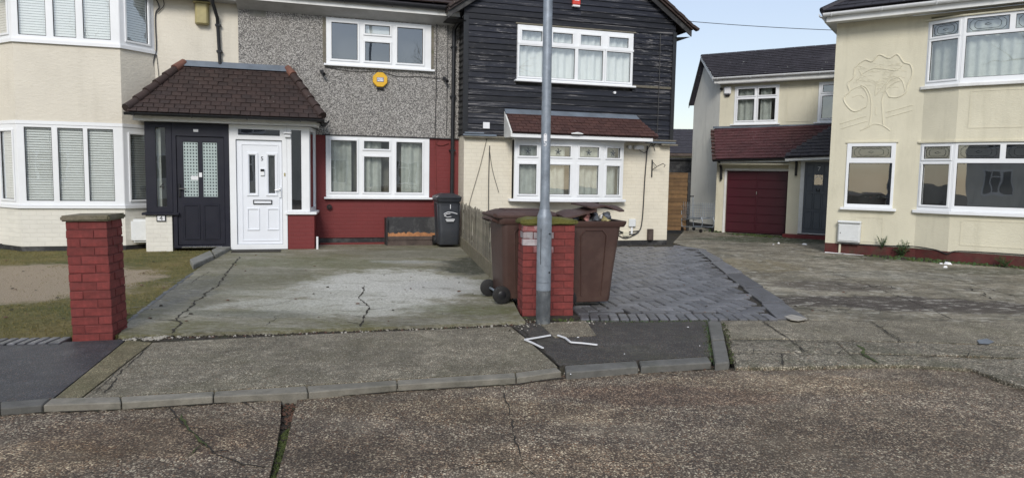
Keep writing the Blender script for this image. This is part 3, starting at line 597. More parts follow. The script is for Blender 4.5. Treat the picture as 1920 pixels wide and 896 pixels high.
# ================================================================== WINDOWS AND WALL HELPERS
SLAT = [.027]
def window(parent, w, z0, z1, panes, loc, rz=0, back='room', cover=None, sill=None, sash=True, frame='upvc', leaded=None, label=None, openp=(), sy=.07, coverx=None, deep=.35):
    "frame with raised sashes, panes, what hangs behind them, and the dark niche of the room; local x along the wall, z absolute"
    f = A().slab(0, w, z0, z1, -.004, sy, [p for p in panes])
    if sash:
        for p in panes:
            e = .035; f.slab(p[0]-e, p[1]+e, p[2]-e, p[3]+e, -.024, -.0045, [p])
    o = obj('window', f, frame, parent, loc, (0, 0, rz), bevel=.004, label=label)
    for p in panes:
        obj('pane', A().box(p[0]-.01, p[1]+.01, .018, .024, p[2]-.01, p[3]+.01), 'glass', o)
        obj('gasket', A().slab(p[0]-.001, p[1]+.001, p[2]-.001, p[3]+.001, .004, .017, [(p[0]+.008, p[1]-.008, p[2]+.008, p[3]-.008)]), 'rubber', o)
    if sill:
        s0, s1, proj, th = sill; obj('sill', A().box(s0, s1, -proj, sy, z0-th, z0-.002), 'upvc', o, bevel=.006)
    if cover == 'blind':
        a = A()
        for p in panes:
            z = p[2]-.02
            while z < p[3]+.02:
                a.quad((p[0]-.02, .046, z), (p[1]+.02, .046, z), (p[1]+.02, .058, z+SLAT[0]), (p[0]-.02, .058, z+SLAT[0])); z += .043
            for x in (p[0]+.12*(p[1]-p[0]), p[1]-.12*(p[1]-p[0])): a.box(x-.002, x+.002, .044, .046, p[2], p[3])
        b = obj('blind', a, 'blind', o); b['kind'] = 'stuff'
    elif cover in ('curtain', 'white'):
        a = A(); n = int(w/.02); ph = random.random()*6
        pts = [(w*i/n, .13+.022*math.sin(i*.75+ph)+.012*math.sin(i*.31+ph)) for i in range(n+1)]
        rng = coverx or [(0, w)]
        for i in range(n):
            if any(r0 <= pts[i][0] < r1 for r0, r1 in rng): a.quad((pts[i][0], pts[i][1], z0), (pts[i+1][0], pts[i+1][1], z0), (pts[i+1][0], pts[i+1][1], z1), (pts[i][0], pts[i][1], z1))
        obj('curtain', a, 'blind' if cover == 'white' else 'curtain', o, smooth=True)
    n_ = A(); a0, a1, b0, b1, y0, y1 = .02, w-.02, z0+.02, z1-.02, sy+.001, deep
    n_.quad((a0, y1, b0), (a1, y1, b0), (a1, y1, b1), (a0, y1, b1)); n_.quad((a0, y0, b0), (a0, y1, b0), (a0, y1, b1), (a0, y0, b1)); n_.quad((a1, y0, b0), (a1, y0, b1), (a1, y1, b1), (a1, y1, b0))
    n_.quad((a0, y0, b0), (a1, y0, b0), (a1, y1, b0), (a0, y1, b0)); n_.quad((a0, y0, b1), (a0, y1, b1), (a1, y1, b1), (a1, y0, b1))
    obj('reveal', n_, back, o)
    if leaded:
        for p in leaded:
            c = A(); cx, cz = (p[0]+p[1])/2, (p[2]+p[3])/2; hw, hh = (p[1]-p[0])/2*.86, (p[3]-p[2])/2*.8
            P = lambda k: [(cx-hw*k, cz-hh*k*.45), (cx-hw*k*.8, cz-hh*k), (cx+hw*k*.8, cz-hh*k), (cx+hw*k, cz-hh*k*.45), (cx+hw*k, cz+hh*k*.45), (cx+hw*k*.8, cz+hh*k), (cx-hw*k*.8, cz+hh*k), (cx-hw*k, cz+hh*k*.45), (cx-hw*k, cz-hh*k*.45)]
            for k in (1, .72): c.tube([(x, .014, z) for x, z in P(k)], .004, 4)
            c.tube([(cx-.05, .014, cz), (cx, .014, cz+.02), (cx+.05, .014, cz), (cx, .014, cz-.02), (cx-.05, .014, cz)], .004, 4)
            obj('leading', c, 'rubber', o)
    return o
def trapezoid(a, b, c, d, rows, tw, parent, mat, name='tile', each=True, th=.022, lap=1.28, cam_n=None):
    "tiles on the sloping face a-b (eave) d-c (ridge); each tile an object unless each=False"
    a, b, c, d = map(Vector, (a, b, c, d)); nrm = (b-a).cross(d-a).normalized()
    if nrm.z < 0: nrm = -nrm
    ux = (b-a).normalized(); sl = ((d+c)/2-(a+b)/2); vy = (sl-ux*sl.dot(ux)); exp_ = vy.length/rows; vyn = vy.normalized()
    mesh = None; acc = A()
    if each:
        t = A(); L = exp_*lap; g = .004
        t.add([(g, 0, th*1.0), (tw-g, 0, th), (tw-g, L, .006), (g, L, .006), (g, 0, .002), (tw-g, 0, .002), (tw-g, L, 0), (g, L, 0)], [(0, 1, 2, 3), (7, 6, 5, 4), (0, 4, 5, 1), (1, 5, 6, 2), (2, 6, 7, 3), (3, 7, 4, 0)])
        mesh = t.mesh(name, mat, .003)
    for r in range(rows):
        k = (r+.35)/rows; p0 = a.lerp(d, r/rows); x0 = (a.lerp(d, k)-a).dot(ux); x1 = (b.lerp(c, k)-a).dot(ux); off = (r % 2)*tw/2
        i0 = math.floor((x0-off)/tw); i1 = math.ceil((x1-off)/tw)
        for i in range(i0, i1):
            s0, s1 = max(x0, i*tw+off), min(x1, (i+1)*tw+off)
            if s1-s0 < .03: continue
            o = a+ux*s0+vyn*(exp_*r-.01)+nrm*(.012+random.uniform(-.002, .004))
            if each:
                ob = link(name, mesh, parent, o); M = Matrix((ux, vyn, nrm)).transposed(); ob.rotation_euler = (M @ Matrix.Rotation(random.gauss(0, .010), 3, 'Z') @ Matrix.Rotation(random.gauss(0, .01), 3, 'X')).to_euler(); ob.scale = ((s1-s0)/tw, 1, 1)
            else:
                L = exp_*lap; W = s1-s0; g = .003
                P = lambda x, y, z: o+ux*x+vyn*y+nrm*z
                acc.add([P(g, 0, th), P(W-g, 0, th), P(W-g, L, .005), P(g, L, .005), P(g, 0, 0), P(W-g, 0, 0)], [(0, 1, 2, 3), (4, 5, 1, 0), (1, 5, 2), (0, 3, 4)])
    if not each:
        o = link(name+'s', acc.mesh(name, mat, weld=False), parent); o['kind'] = 'stuff'; return o
def deck(parent, pts, th, mat, name='roof_deck'):
    a = A(); P = [Vector(p) for p in pts]; n = len(P); dn = Vector((0, 0, -th))
    a.add(P+[p+dn for p in P], [tuple(range(n)), tuple(range(n, 2*n))[::-1]]+[(i, (i+1) % n+0, (i+1) % n+n, i+n) for i in range(n)])
    return obj(name, a, mat, parent)
def gutter(parent, p0, p1, r=.055, mat='black_gloss', name='gutter'):
    p0, p1 = Vector(p0), Vector(p1); t = (p1-p0).normalized(); side = Vector((t.y, -t.x, 0)); a = A(); n = 8; rings = []
    for p in (p0, p1):
        o_ = [p+side*r*math.cos(math.pi+math.pi*k/n)+Vector((0, 0, 1))*r*math.sin(math.pi+math.pi*k/n) for k in range(n+1)]
        i_ = [p+side*(r-.008)*math.cos(math.pi+math.pi*k/n)+Vector((0, 0, 1))*(r-.008)*math.sin(math.pi+math.pi*k/n) for k in range(n, -1, -1)]
        rings.append(o_+i_)
    a.loft(rings); g = obj(name, a, mat, parent)
    L = (p1-p0).length; k = A()
    for i in range(int(L/.9)+1):
        c = p0+t*min(L-.03, .15+i*.9); k.tube([c+side*(r+.006)*math.cos(x)+Vector((0, 0, 1))*(r+.006)*math.sin(x) for x in [math.pi*(1+j/6) for j in range(7)]], .009, 4)
    b = obj('gutter_bracket', k, mat, g); return g
def pipe(parent, path, r=.034, mat='black_gloss', clips=(), name='downpipe'):
    a = A().tube(path, r, 10); o = obj(name, a, mat, parent, smooth=True)
    for c in clips: obj('pipe_clip', A().box(c[0]-r-.02, c[0]+r+.02, c[1]-r-.008, c[1]+r+.03, c[2]-.018, c[2]+.018), mat, o, bevel=.004)
    return o
def cable(parent, path, r=.009, mat='bitgrey', sub=6, name='cable', sag=0):
    P = [Vector(p) for p in path]; Q = []
    for i in range(len(P)-1):
        a, b, c, d = P[max(i-1, 0)], P[i], P[i+1], P[min(i+2, len(P)-1)]
        for k in range(sub):
            t = k/sub; Q.append(.5*((2*b)+(c-a)*t+(2*a-5*b+4*c-d)*t*t+(3*b-a-3*c+d)*t**3))
    Q.append(P[-1]); return obj(name, A().tube(Q, r, 5), mat, parent)
def side_roof(acc_parent, x0, x1, zr, ze, yr, ye, th=.12): pass

# ================================================================== HOUSE 4 (left, cream, with bay)
h4 = thing('terraced_house', 'cream rendered house with splayed bay windows and white blinds, left end of the terrace', 'house', HA, TA, None)
obj('wall', A().slab(-12.5, -2.52, 2.25, 4.62, 0, .3, [(-6.40, -4.05, 2.2, 4.62)]), 'cream_rough', h4)
obj('wall', A().box(-12.5, -2.54, .01, .3, 0, 2.249), 'white_brick', h4, label='lower wall of white painted brick')
obj('wall', A().box(-12.5, -2.6, 5.2, 5.5, 0, 4.6), 'cream_rough', h4, label='rear wall')
bayfoot = [(-6.51, .0), (-6.05, -.5), (-4.43, -.5), (-3.96, .0)]
facets = [((-6.51, 0), (-6.05, -.5)), ((-6.05, -.5), (-4.43, -.5)), ((-4.43, -.5), (-3.96, 0))]
inset = [(-6.40, .02), (-5.99, -.40), (-4.49, -.40), (-4.07, .02)]
def ring(z0, z1, grow=0, mat='cream_rough', name='bay_wall', y1=.28, lab=None):
    P = [(-6.51-grow, y1), (-6.51-grow, .0), (-6.05-grow*.4, -.5-grow), (-4.43+grow*.4, -.5-grow), (-3.96+grow, .0), (-3.96+grow, y1)]
    return obj(name, A().prism(P, z0, z1), mat, h4, label=lab)
ring(.14, .80, 0, 'white_brick', lab='brick base of the bay, painted white'); ring(0, .139, -.012, 'black_flat', 'plinth'); ring(.802, .85, .04, 'upvc', 'sill')
ring(2.24, 2.30, .012, 'upvc', 'window_head'); ring(2.302, 3.60, 0, 'cream_rough'); ring(3.602, 3.66, .04, 'upvc', 'sill'); ring(4.95, 5.05, .03, 'white_paint', 'window_head')
for z0, z1, pf, cov in ((.852, 2.238, [(.11, .52, .93, 2.19), (.61, 1.0, .93, 2.19), (1.07, 1.47, .93, 2.19)], 'blind'), (3.662, 4.948, [(.09, .50, 3.73, 4.87), (.61, .95, 3.73, 4.87), (1.06, 1.48, 3.73, 4.87)], 'blind')):
    for i, (p, q) in enumerate(facets):
        SLAT[0] = .039 if z0 > 3 else .033
        w = math.hypot(q[0]-p[0], q[1]-p[1]); a = math.atan2(q[1]-p[1], q[0]-p[0])
        pan = pf if i == 1 else [(.13, w-.13, z0+.10, z1-.12)]
        window(h4, w, z0, z1, pan, (p[0], p[1], 0), a, back='room', cover=cov, sash=(i != 1), deep=.13 if i != 1 else .3)
obj('plinth', A().box(-12.5, -2.55, -.02, .009, 0, .15), 'black_flat', h4)
obj('soffit', A().box(-12.5, -2.53, -.30, .02, 4.62, 4.66), 'grey_soffit', h4); obj('fascia', A().box(-12.5, -2.53, -.32, -.301, 4.62, 4.78), 'grey_soffit', h4)
gutter(h4, (-12.5, -.38, 4.77), (-2.53, -.38, 4.77), .055, 'grey_soffit')
deck(h4, [(-12.5, -.36, 4.80), (-2.50, -.36, 4.80), (-2.50, 2.9, 7.0), (-12.5, 2.9, 7.0)], .08, 'tile_dark')
trapezoid((-12.5, -.38, 4.82), (-2.50, -.38, 4.82), (-2.50, 2.9, 7.02), (-12.5, 2.9, 7.02), 24, .3, h4, 'tile_dark', each=False)
deck(h4, [(-12.5, 2.9, 7.0), (-2.50, 2.9, 7.0), (-2.50, 6.1, 4.80), (-12.5, 6.1, 4.80)], .08, 'tile_dark')
pipe(h4, [(-2.93, -.30, 4.72), (-2.93, -.28, 4.55), (-2.87, -.09, 4.32), (-2.87, -.06, 4.2), (-2.84, -.06, 3.42)], .032, clips=[(-2.865, -.05, 4.2), (-2.85, -.05, 3.72)])
vb = obj('vent_box', A().prism([(-.13, 0), (.13, 0), (.10, -.14), (-.10, -.14)], -.19, .19), 'olive_box', h4, (-3.14, -.002, 4.38), bevel=.02)
obj('lid', A().box(-.145, .145, -.155, 0, .19, .215), 'olive_box', vb, bevel=.006)
cable(h4, [(-3.98, -.03, 4.62), (-4.05, -.05, 4.56), (-3.93, -.04, 4.60), (-3.86, -.03, 4.45), (-3.93, -.02, 4.3), (-3.93, -.02, 3.7), (-3.99, -.02, 3.4), (-4.03, -.02, 2.6)], .011)
cable(h4, [(-4.0, -.03, 4.6), (-3.85, -.03, 4.66), (-3.78, -.03, 4.5), (-3.90, -.03, 4.35)], .008)
cable(h4, [(-3.93, -.02, 3.6), (-3.90, -.02, 3.2), (-3.89, -.02, 2.7)], .005)

# ================================================================== HOUSE 5 (pebbledash over red brick)
h5 = thing('terraced_house', 'pebbledashed terraced house with dark red painted ground floor and white door numbered 5', 'house', HA, TA)
W5 = [(-.91, 1.16, 3.62, 4.51)]; W5b = [(-.93, 1.14, 1.02, 2.23)]
obj('wall', A().slab(-2.518, 1.78, 2.24, 4.62, -.03, .3, W5), 'pebble', h5, label='pebbledashed upper wall')
obj('wall', A().slab(-2.538, 1.78, .20, 2.239, 0, .3, W5b), 'red_wall', h5, label='lower wall painted dark red')
obj('plinth', A().box(-1.1, 1.78, .02, .3, 0, .199), 'black_flat', h5); obj('plinth', A().box(-1.05, 1.78, -.03, .02, 0, .10), 'red_wall', h5, label='red foot of the wall')
obj('drip_bead', A().box(-1.0, 1.78, -.045, -.031, 2.232, 2.252), 'black_flat', h5)
obj('wall', A().box(-2.5, 1.6, 5.2, 5.5, 0, 4.6), 'cream_rough', h5, label='rear wall')
o = window(h5, 2.07, 3.62, 4.51, [(.10, .60, 3.72, 4.42), (.745, 1.235, 4.25, 4.42), (.745, 1.235, 3.72, 4.09), (1.38, 1.90, 3.72, 4.42)], (-.91, -.035, 0), cover=None, back='dark', sill=(-.05, 2.14, .07, .04))
obj('blind', A().box(.70, 1.28, .10, .105, 4.2, 4.45), 'blind', o)
obj('toy_figure', A().tube([(1.52, .10, 3.70), (1.55, .10, 3.80), (1.56, .10, 3.86)], [.03, .045, .02], 8), 'rubber', o)
window(h5, 2.07, 1.02, 2.23, [(.10, .60, 1.12, 2.14), (.745, 1.245, 1.99, 2.14), (.745, 1.245, 1.12, 1.83), (1.39, 1.92, 1.12, 2.14)], (-.93, -.02, 0), cover='curtain', back='room', sill=(-.04, 2.13, .08, .04), coverx=[(0, .5), (.75, 1.1), (1.5, 2.07)])
for x0, x1 in ((-.975, -.915), (1.163, 1.215)): obj('render_patch', A().slab(x0, x1, 3.64, 4.5, -.034, -.0301), 'wood_grey', h5)
obj('air_brick', A().box(-2.3, -2.02, -.035, -.03, 4.42, 4.56), 'concrete', h5)
obj('soffit', A().add([(-2.53, -.34, 4.66), (1.9, -.34, 4.66), (1.9, -.031, 4.53), (-2.53, -.031, 4.53), (-2.53, -.34, 4.69), (1.9, -.34, 4.69), (1.9, -.031, 4.6), (-2.53, -.031, 4.6)], [(0, 1, 2, 3), (7, 6, 5, 4), (0, 3, 7, 4), (1, 5, 6, 2)]), 'grey_soffit', h5)
obj('fascia', A().box(-2.53, 1.9, -.36, -.341, 4.65, 4.80), 'white_paint', h5)
gutter(h5, (-2.53, -.42, 4.80), (1.86, -.42, 4.80), .065)
deck(h5, [(-2.498, -.40, 4.84), (2.3, -.40, 4.84), (2.3, 2.9, 7.04), (-2.498, 2.9, 7.04)], .08, 'tile_dark')
trapezoid((-2.498, -.42, 4.87), (2.2, -.42, 4.87), (2.2, 2.9, 7.08), (-2.498, 2.9, 7.08), 26, .26, h5, 'tile_brown', each=False)
deck(h5, [(-2.498, 2.9, 7.0), (2.3, 2.9, 7.0), (2.3, 6.1, 4.84), (-2.498, 6.1, 4.84)], .08, 'tile_dark')
pipe(h5, [(1.72, -.40, 4.78), (1.70, -.30, 4.62), (1.62, -.10, 4.45), (1.62, -.09, 4.3), (1.60, -.09, .1)], .04, clips=[(1.62, -.08, 4.1), (1.61, -.08, 3.1), (1.61, -.08, 2.0), (1.60, -.05, 1.1)])
cable(h5, [(1.27, -.045, 4.6), (1.27, -.045, 3.5), (1.25, -.045, 2.25)], .009); cable(h5, [(1.50, -.045, 4.6), (1.50, -.045, 3.6), (1.49, -.045, 2.3)], .008)
cable(h5, [(1.30, -.02, 2.2), (1.29, -.02, 2.12), (1.40, -.02, 2.10), (1.55, -.02, 2.15)], .008, 'brick_red'); cable(h5, [(1.26, -.02, 2.2), (1.28, -.02, 1.4), (1.30, -.02, .9), (1.27, -.02, .7)], .010, 'brick_red')
cable(h5, [(-.93, -.045, 3.55), (-.4, -.045, 3.50), (.1, -.045, 3.52), (.5, -.045, 3.45), (.9, -.045, 3.47), (1.42, -.045, 3.45)], .005)
for x, z in ((-1.0, 3.46), (1.43, 3.46)):
    c = obj('security_camera', A().box(-.03, .03, -.07, 0, -.03, .03), 'black_gloss', h5, (x, -.032, z), bevel=.006)
    obj('camera_tube', A().tube([(0, -.05, -.01), (.04, -.16, -.07)], [.03, .034], 10), 'black_gloss', c)
l = obj('wall_light', A().tube([(0, 0, 0), (0, -.06, 0)], .05, 14), 'black_gloss', h5, (-.87, -.001, .82)); obj('lamp_glass', A().tube([(0, -.06, 0), (0, -.09, 0)], [.035, .02], 12), 'tile_brown', l)

ab = thing('alarm_box', 'yellow octagonal burglar alarm box with blue and white badge on pebbledash wall', 'alarm box', tuple(fr(.127, -.032, 3.36)), TA)
ngon = [(.155*math.cos(R(22.5+45*k)), .155*math.sin(R(22.5+45*k))) for k in range(8)]
obj('case', A().prism(ngon, 0, .07, fn=lambda x, y, z: (x, -z, y)), 'yellow', ab, bevel=.012)
obj('badge', A().box(-.068, .068, -.074, -.0705, -.042, .042), 'sign_blue', ab); obj('badge_panel', A().box(-.058, .058, -.077, -.0742, -.033, .033), 'sign_white', ab)
text('lettering', 'ADT', .058, 'sign_blue', ab, (0, -.078, 0)); obj('siren_base', A().box(-.07, .07, -.06, -.001, -.185, -.146), 'black_gloss', ab, bevel=.008)

# ================================================================== SHARED PORCH
PO = -.80
po = thing('double_porch', 'double porch with brown tiled hipped roof over a black and a white front door', 'porch', HA, TA)
eL, eR, ez, ey = -4.25, -1.03, 2.47, -1.08; tl, tr_, tz = -3.47, -1.63, 3.43
deck(po, [(eL, ey, ez), (eR, ey, ez), (tr_, -.05, tz), (tl, -.05, tz)], .03, 'tile_brown')
deck(po, [(eL, -.04, ez), (eL, ey, ez), (tl, -.05, tz), (tl, -.04, tz)], .03, 'tile_brown'); deck(po, [(eR, ey, ez), (eR, -.04, ez), (tr_, -.04, tz), (tr_, -.05, tz)], .03, 'tile_brown')
trapezoid((eL, ey-.03, ez), (eR, ey-.03, ez), (tr_, -.05, tz), (tl, -.05, tz), 12, .165, po, 'tile_brown')
trapezoid((eR, ey, ez), (eR, -.04, ez), (tr_, -.04, tz), (tr_, -.05, tz), 12, .165, po, 'tile_brown', each=False)
trapezoid((eL, -.04, ez), (eL, ey, ez), (tl, -.05, tz), (tl, -.04, tz), 12, .165, po, 'tile_brown', each=False)
for (a, b) in (((eL, ey, ez+.02), (tl, -.05, tz+.03)), ((eR, ey, ez+.02), (tr_, -.05, tz+.03))):
    a, b = Vector(a), Vector(b); n = 6
    for i in range(n):
        p, q = a.lerp(b, i/n), a.lerp(b, (i+1.06)/n); obj('hip_tile', A().tube([p+Vector((0, 0, .035)), q+Vector((0, 0, .015))], [.082, .070], 10), 'hip' if i == n-1 else 'tile_brown', po, smooth=True)
obj('flashing', A().add([(tl, -.155, tz-.02), (tr_, -.155, tz-.02), (tr_, -.04, tz+.10), (tl, -.04, tz+.10), (tl, -.04, tz), (tr_, -.04, tz)], [(0, 1, 2, 3), (0, 3, 4), (1, 5, 2), (0, 4, 5, 1)]), 'lead', po)
gutter(po, (eL-.02, ey-.07, ez-.01), (eR+.03, ey-.07, ez-.01), .05); gutter(po, (eR+.06, ey-.05, ez-.02), (eR+.06, -.1, ez-.02), .05)
obj('fascia', A().box(eL+.08, eR-.10, -.99, -.96, 2.335, 2.43), 'white_paint', po, bevel=.004); obj('fascia', A().add([(eR-.10, -.99, 2.335), (eR-.02, -.05, 2.335), (eR-.02, -.05, 2.43), (eR-.10, -.99, 2.43)], [(0, 1, 2, 3)]), 'white_paint', po)
obj('soffit', A().box(eL+.08, eR-.05, -.959, -.04, 2.36, 2.40), 'white_paint', po)
# number 4 half: painted brick base, dark side light and door
obj('dwarf_wall', A().box(-4.05, -3.62, PO, -.01, 0, .70), 'white_brick', po, label='dwarf wall of white painted brick', bevel=.006)
obj('sill', A().box(-4.10, -3.50, PO-.06, -.02, .703, .745), 'anthracite', po, bevel=.006)
sl_ = obj('side_light', A().slab(-4.03, -3.60, .747, 2.335, PO+.0, PO+.08, [(-3.86, -3.70, .85, 2.24)]), 'anthracite', po, bevel=.004)
obj('pane', A().box(-3.87, -3.69, PO+.03, PO+.036, .84, 2.25), 'glass', sl_); obj('reveal', A().box(-4.02, -3.62, PO+.35, PO+.37, .75, 2.33), 'room', sl_)
obj('curtain', A().box(-3.86, -3.79, PO+.10, PO+.11, .85, 2.24), 'curtain', sl_)
text('number', '4', .17, 'rubber', sl_, (-3.775, PO+.022, 1.20)); 
df = obj('door_frame', A().slab(-3.598, -2.655, .11, 2.335, PO-.005, PO+.09, [(-3.53, -2.74, .16, 2.10)]), 'anthracite', po, bevel=.004)
dpan = [(-3.42, -3.18, 1.03, 2.0), (-3.10, -2.86, 1.03, 2.0)]
dd = obj('door', A().slab(-3.528, -2.742, .165, 2.095, PO+.02, PO+.065, dpan), 'anthracite', po, bevel=.004, label='black half glazed door')
for p in dpan:
    obj('frosted_pane', A().box(p[0], p[1], PO+.035, PO+.042, p[2], p[3]), 'frost', dd)
    g = A(); nx, nz = 5, 17
    for i in range(nx):
        for j in range(nz):
            cx = p[0]+(p[1]-p[0])*(i+.5)/nx; cz = p[2]+(p[3]-p[2])*(j+.5)/nz; g.box(cx-.0105, cx+.0105, PO+.0325, PO+.0345, cz-.0125, cz+.0125)
    q = obj('square_pattern', g, 'anthracite', dd); q['kind'] = 'stuff'
for x0, x1 in ((-3.44, -3.16), (-3.11, -2.83)): obj('door_panel', A().slab(x0, x1, .26, .90, PO+.008, PO+.021, [(x0+.03, x1-.03, .29, .87)]), 'anthracite', dd, bevel=.004)
obj('threshold', A().box(-3.47, -2.80, PO-.03, PO+.0, .112, .14), 'chrome', po, bevel=.004)
hd = obj('handle', A().box(-3.505, -3.47, PO, PO+.02, 1.02, 1.26), 'black_gloss', dd, bevel=.005); obj('lever', A().tube([(-3.487, PO-.03, 1.17), (-3.37, PO-.035, 1.17)], .011, 8), 'black_gloss', hd)
obj('notice', A().box(-3.30, -3.18, PO+.028, PO+.0315, 1.33, 1.40), 'sign_white', dd); obj('doorbell', A().box(-3.165, -3.115, PO+.005, PO+.02, 1.38, 1.46), 'sign_white', dd)
obj('house_sign', A().box(-3.24, -3.16, PO-.015, PO-.005, 2.18, 2.225), 'sign_white', df)
pq = obj('number_plaque', A().box(-3.87, -3.72, PO-.02, PO-.002, .59, .70), 'black_gloss', po); obj('plaque_face', A().box(-3.855, -3.735, PO-.023, PO-.0202, .605, .686), 'sign_white', pq); text('number', '4', .11, 'black_gloss', pq, (-3.795, PO-.024, .645))
mb = obj('meter_box', A().box(-.04, .30, -.16, -.0, 0, .42), 'meter', po, (-4.31, -.34, .19), bevel=.04, seg=2)
obj('dwarf_foot', A().box(-4.04, -3.63, PO+.01, -.02, 0, .02), 'black_flat', po)
# number 5 half
wf = obj('door_frame', A().slab(-2.653, -1.66, .07, 2.335, PO-.01, PO+.09, [(-2.54, -1.745, .16, 2.07), (-2.50, -1.78, 2.15, 2.26)]), 'upvc', po, bevel=.005)
obj('pane', A().box(-2.51, -1.77, PO+.03, PO+.036, 2.14, 2.27), 'glass', wf)
vis_ = [(-2.315, -2.215, 1.10, 1.79), (-1.985, -1.875, 1.10, 1.79)]
wd = obj('door', A().slab(-2.535, -1.75, .165, 2.065, PO+.03, PO+.08, vis_), 'door_white', po, bevel=.004, label='white panelled door')
obj('door_reveal', A().slab(-2.54, -1.745, .16, 2.07, PO+.081, PO+.09, ()), 'dark', wd)
for p in vis_:
    obj('moulding', A().slab(p[0]-.05, p[1]+.05, p[2]-.05, p[3]+.05, PO+.012, PO+.0295, [(p[0]-.01, p[1]+.01, p[2]-.01, p[3]+.01)]), 'door_white', wd, bevel=.006); obj('pane', A().box(p[0], p[1], PO+.05, PO+.055, p[2], p[3]), 'glass', wd)
for x0, x1 in ((-2.37, -2.15), (-2.02, -1.80)): obj('door_panel', A().slab(x0, x1, .42, .83, PO+.014, PO+.0295, [(x0+.025, x1-.025, .445, .805)]), 'door_white', wd, bevel=.006); 
obj('door_edge_moulding', A().slab(-2.46, -1.80, .22, 2.0, PO+.02, PO+.0295, [(-2.435, -1.825, .245, 1.975)]), 'door_white', wd, bevel=.004)
lb = obj('letterbox', A().slab(-2.26, -1.93, .90, .98, PO+.01, PO+.0295, [(-2.245, -1.945, .915, .965)]), 'black_gloss', wd); obj('flap', A().box(-2.243, -1.947, PO+.018, PO+.028, .917, .963), 'door_white', lb)
text('number', '5', .105, 'black_gloss', wd, (-2.095, PO+.026, 1.73)); kn = obj('door_knocker', A().box(-2.13, -2.055, PO-.0, PO+.029, 1.42, 1.55), 'upvc', wd, bevel=.01); obj('camera_lens', A().box(-2.125, -2.06, PO-.006, PO-.0005, 1.50, 1.545), 'black_gloss', kn)
hn = obj('handle', A().box(-1.80, -1.77, PO+.0, PO+.029, 1.02, 1.22), 'upvc', wd, bevel=.006); obj('lever', A().tube([(-1.785, PO-.03, 1.18), (-1.88, PO-.035, 1.16)], .01, 8), 'chrome', hn)
swp = obj('side_light', A().slab(-1.658, -1.26, .762, 2.335, PO-.012, PO+.07, [(-1.58, -1.405, .80, 2.27)]), 'upvc', po, bevel=.005)
obj('pane', A().box(-1.59, -1.395, PO+.03, PO+.036, .79, 2.28), 'glass', swp)
sideA = math.atan2(.8, .10); swl = math.hypot(.16, .78)
obj('side_light', A().slab(0, .78, .762, 2.335, 0, .06, [(.10, .68, .83, 2.26)]), 'upvc', po, (-1.256, PO+.004, 0), (0, 0, R(80)))
obj('pane', A().box(.09, .69, .02, .026, .82, 2.27), 'glass', po, (-1.256, PO+.004, 0), (0, 0, R(80)))
obj('dwarf_wall', A().prism([(-1.655, PO), (-1.18, PO), (-1.12, -.02), (-1.655, -.02)], 0, .71), 'brick_red' if 0 else 'red_wall', po, label='dwarf wall painted red', bevel=.004)
obj('sill', A().prism([(-1.69, PO-.05), (-1.14, PO-.05), (-1.06, -.02), (-1.69, -.02)], .713, .76), 'upvc', po, bevel=.006)
obj('interior', A().box(-3.58, -1.3, -.06, -.04, .1, 2.3), 'dark', po)
pl = obj('porch_light', A().box(-1.70, -1.59, PO-.07, PO-.013, 2.13, 2.19), 'upvc', po, bevel=.01); obj('light_cover', A().box(-1.715, -1.575, PO-.11, PO-.013, 2.193, 2.225), 'upvc', pl, bevel=.008)
obj('doorbell', A().box(-1.715, -1.69, PO-.022, PO-.011, 1.42, 1.48), 'olive_box', po)
obj('step', A().box(-2.66, -1.66, PO-.04, PO+.1, 0, .068), 'black_flat', po)
obj('pipe', A().tube([(-1.13, -.86, .06), (-1.13, -.86, .30)], .02, 8), 'upvc', po)
dm = obj('doormat', A().box(-.42, .42, -.2, .2, 0, .012), 'crack', None, tuple(fr(-2.2, PO-.28, .066)), (0, 0, TA)); tag(dm, 'dark doormat lying in front of the white front door', 'doormat')

# ================================================================== HOUSE WITH BLACK BOARDS
HB = tuple(fr(0, -.5)); hb = thing('gabled_house', 'gabled house with black weatherboard upper floor over cream painted brick', 'house', HB, TA)
XL, XR, AX, AZ = 1.76, 6.43, 4.10, 6.52; pit = .69
def gz(x): return AZ-abs(x-AX)*pit
WBu = (2.84, 5.44, 3.46, 4.56); WBl = (2.78, 5.24, 1.03, 2.24)
obj('wall', A().slab(XL, XR, .13, 2.30, 0, .28, [WBl]), 'cream_brick', hb, label='lower wall of cream painted brick')
obj('wall', A().box(XL, XL+.28, .281, 8, 0, 2.3).box(XR-.28, XR, .281, 8, 0, 2.3), 'cream_brick', hb, label='side walls of cream brick')
obj('plinth', A().box(XL+.01, XR-.01, -.02, .2, 0, .129), 'black_flat', hb)
g = A(); zs_ = [2.301, 3.46, 4.56]
g.slab(XL, XR, 2.301, 4.66, .03, .2, [WBu]); g.add([(XL, .03, 4.661), (XR, .03, 4.661), (AX, .03, AZ-.05), (XL, .2, 4.661), (XR, .2, 4.661), (AX, .2, AZ-.05)], [(0, 1, 2), (3, 5, 4), (0, 3, 4, 1), (1, 4, 5, 2), (2, 5, 3, 0)])
obj('upper_wall', g, 'black_flat', hb)
pitch_b = .115; bm_ = []
for v in range(4):
    a = A(); n = 10
    L = [(i/n, -.028+random.uniform(-.003, .003)) for i in range(n+1)]
    for i in range(n):
        x0, y0 = L[i]; x1, y1 = L[i+1]; g1, g2 = random.uniform(-.002, .002), 0
        a.quad((x0, y0, 0), (x1, y1, 0), (x1, -.004, pitch_b*1.12), (x0, -.004, pitch_b*1.12)); a.quad((x0, .028, 0), (x1, .028, 0), (x1, y1, 0), (x0, y0, 0))
    a.quad((0, -.028, 0), (0, -.004, pitch_b*1.12), (0, .028, 0)); a.quad((1, -.028, 0), (1, .028, 0), (1, -.004, pitch_b*1.12))
    me = a.mesh('weatherboard', 'boards', weld=False); bm_.append(me)
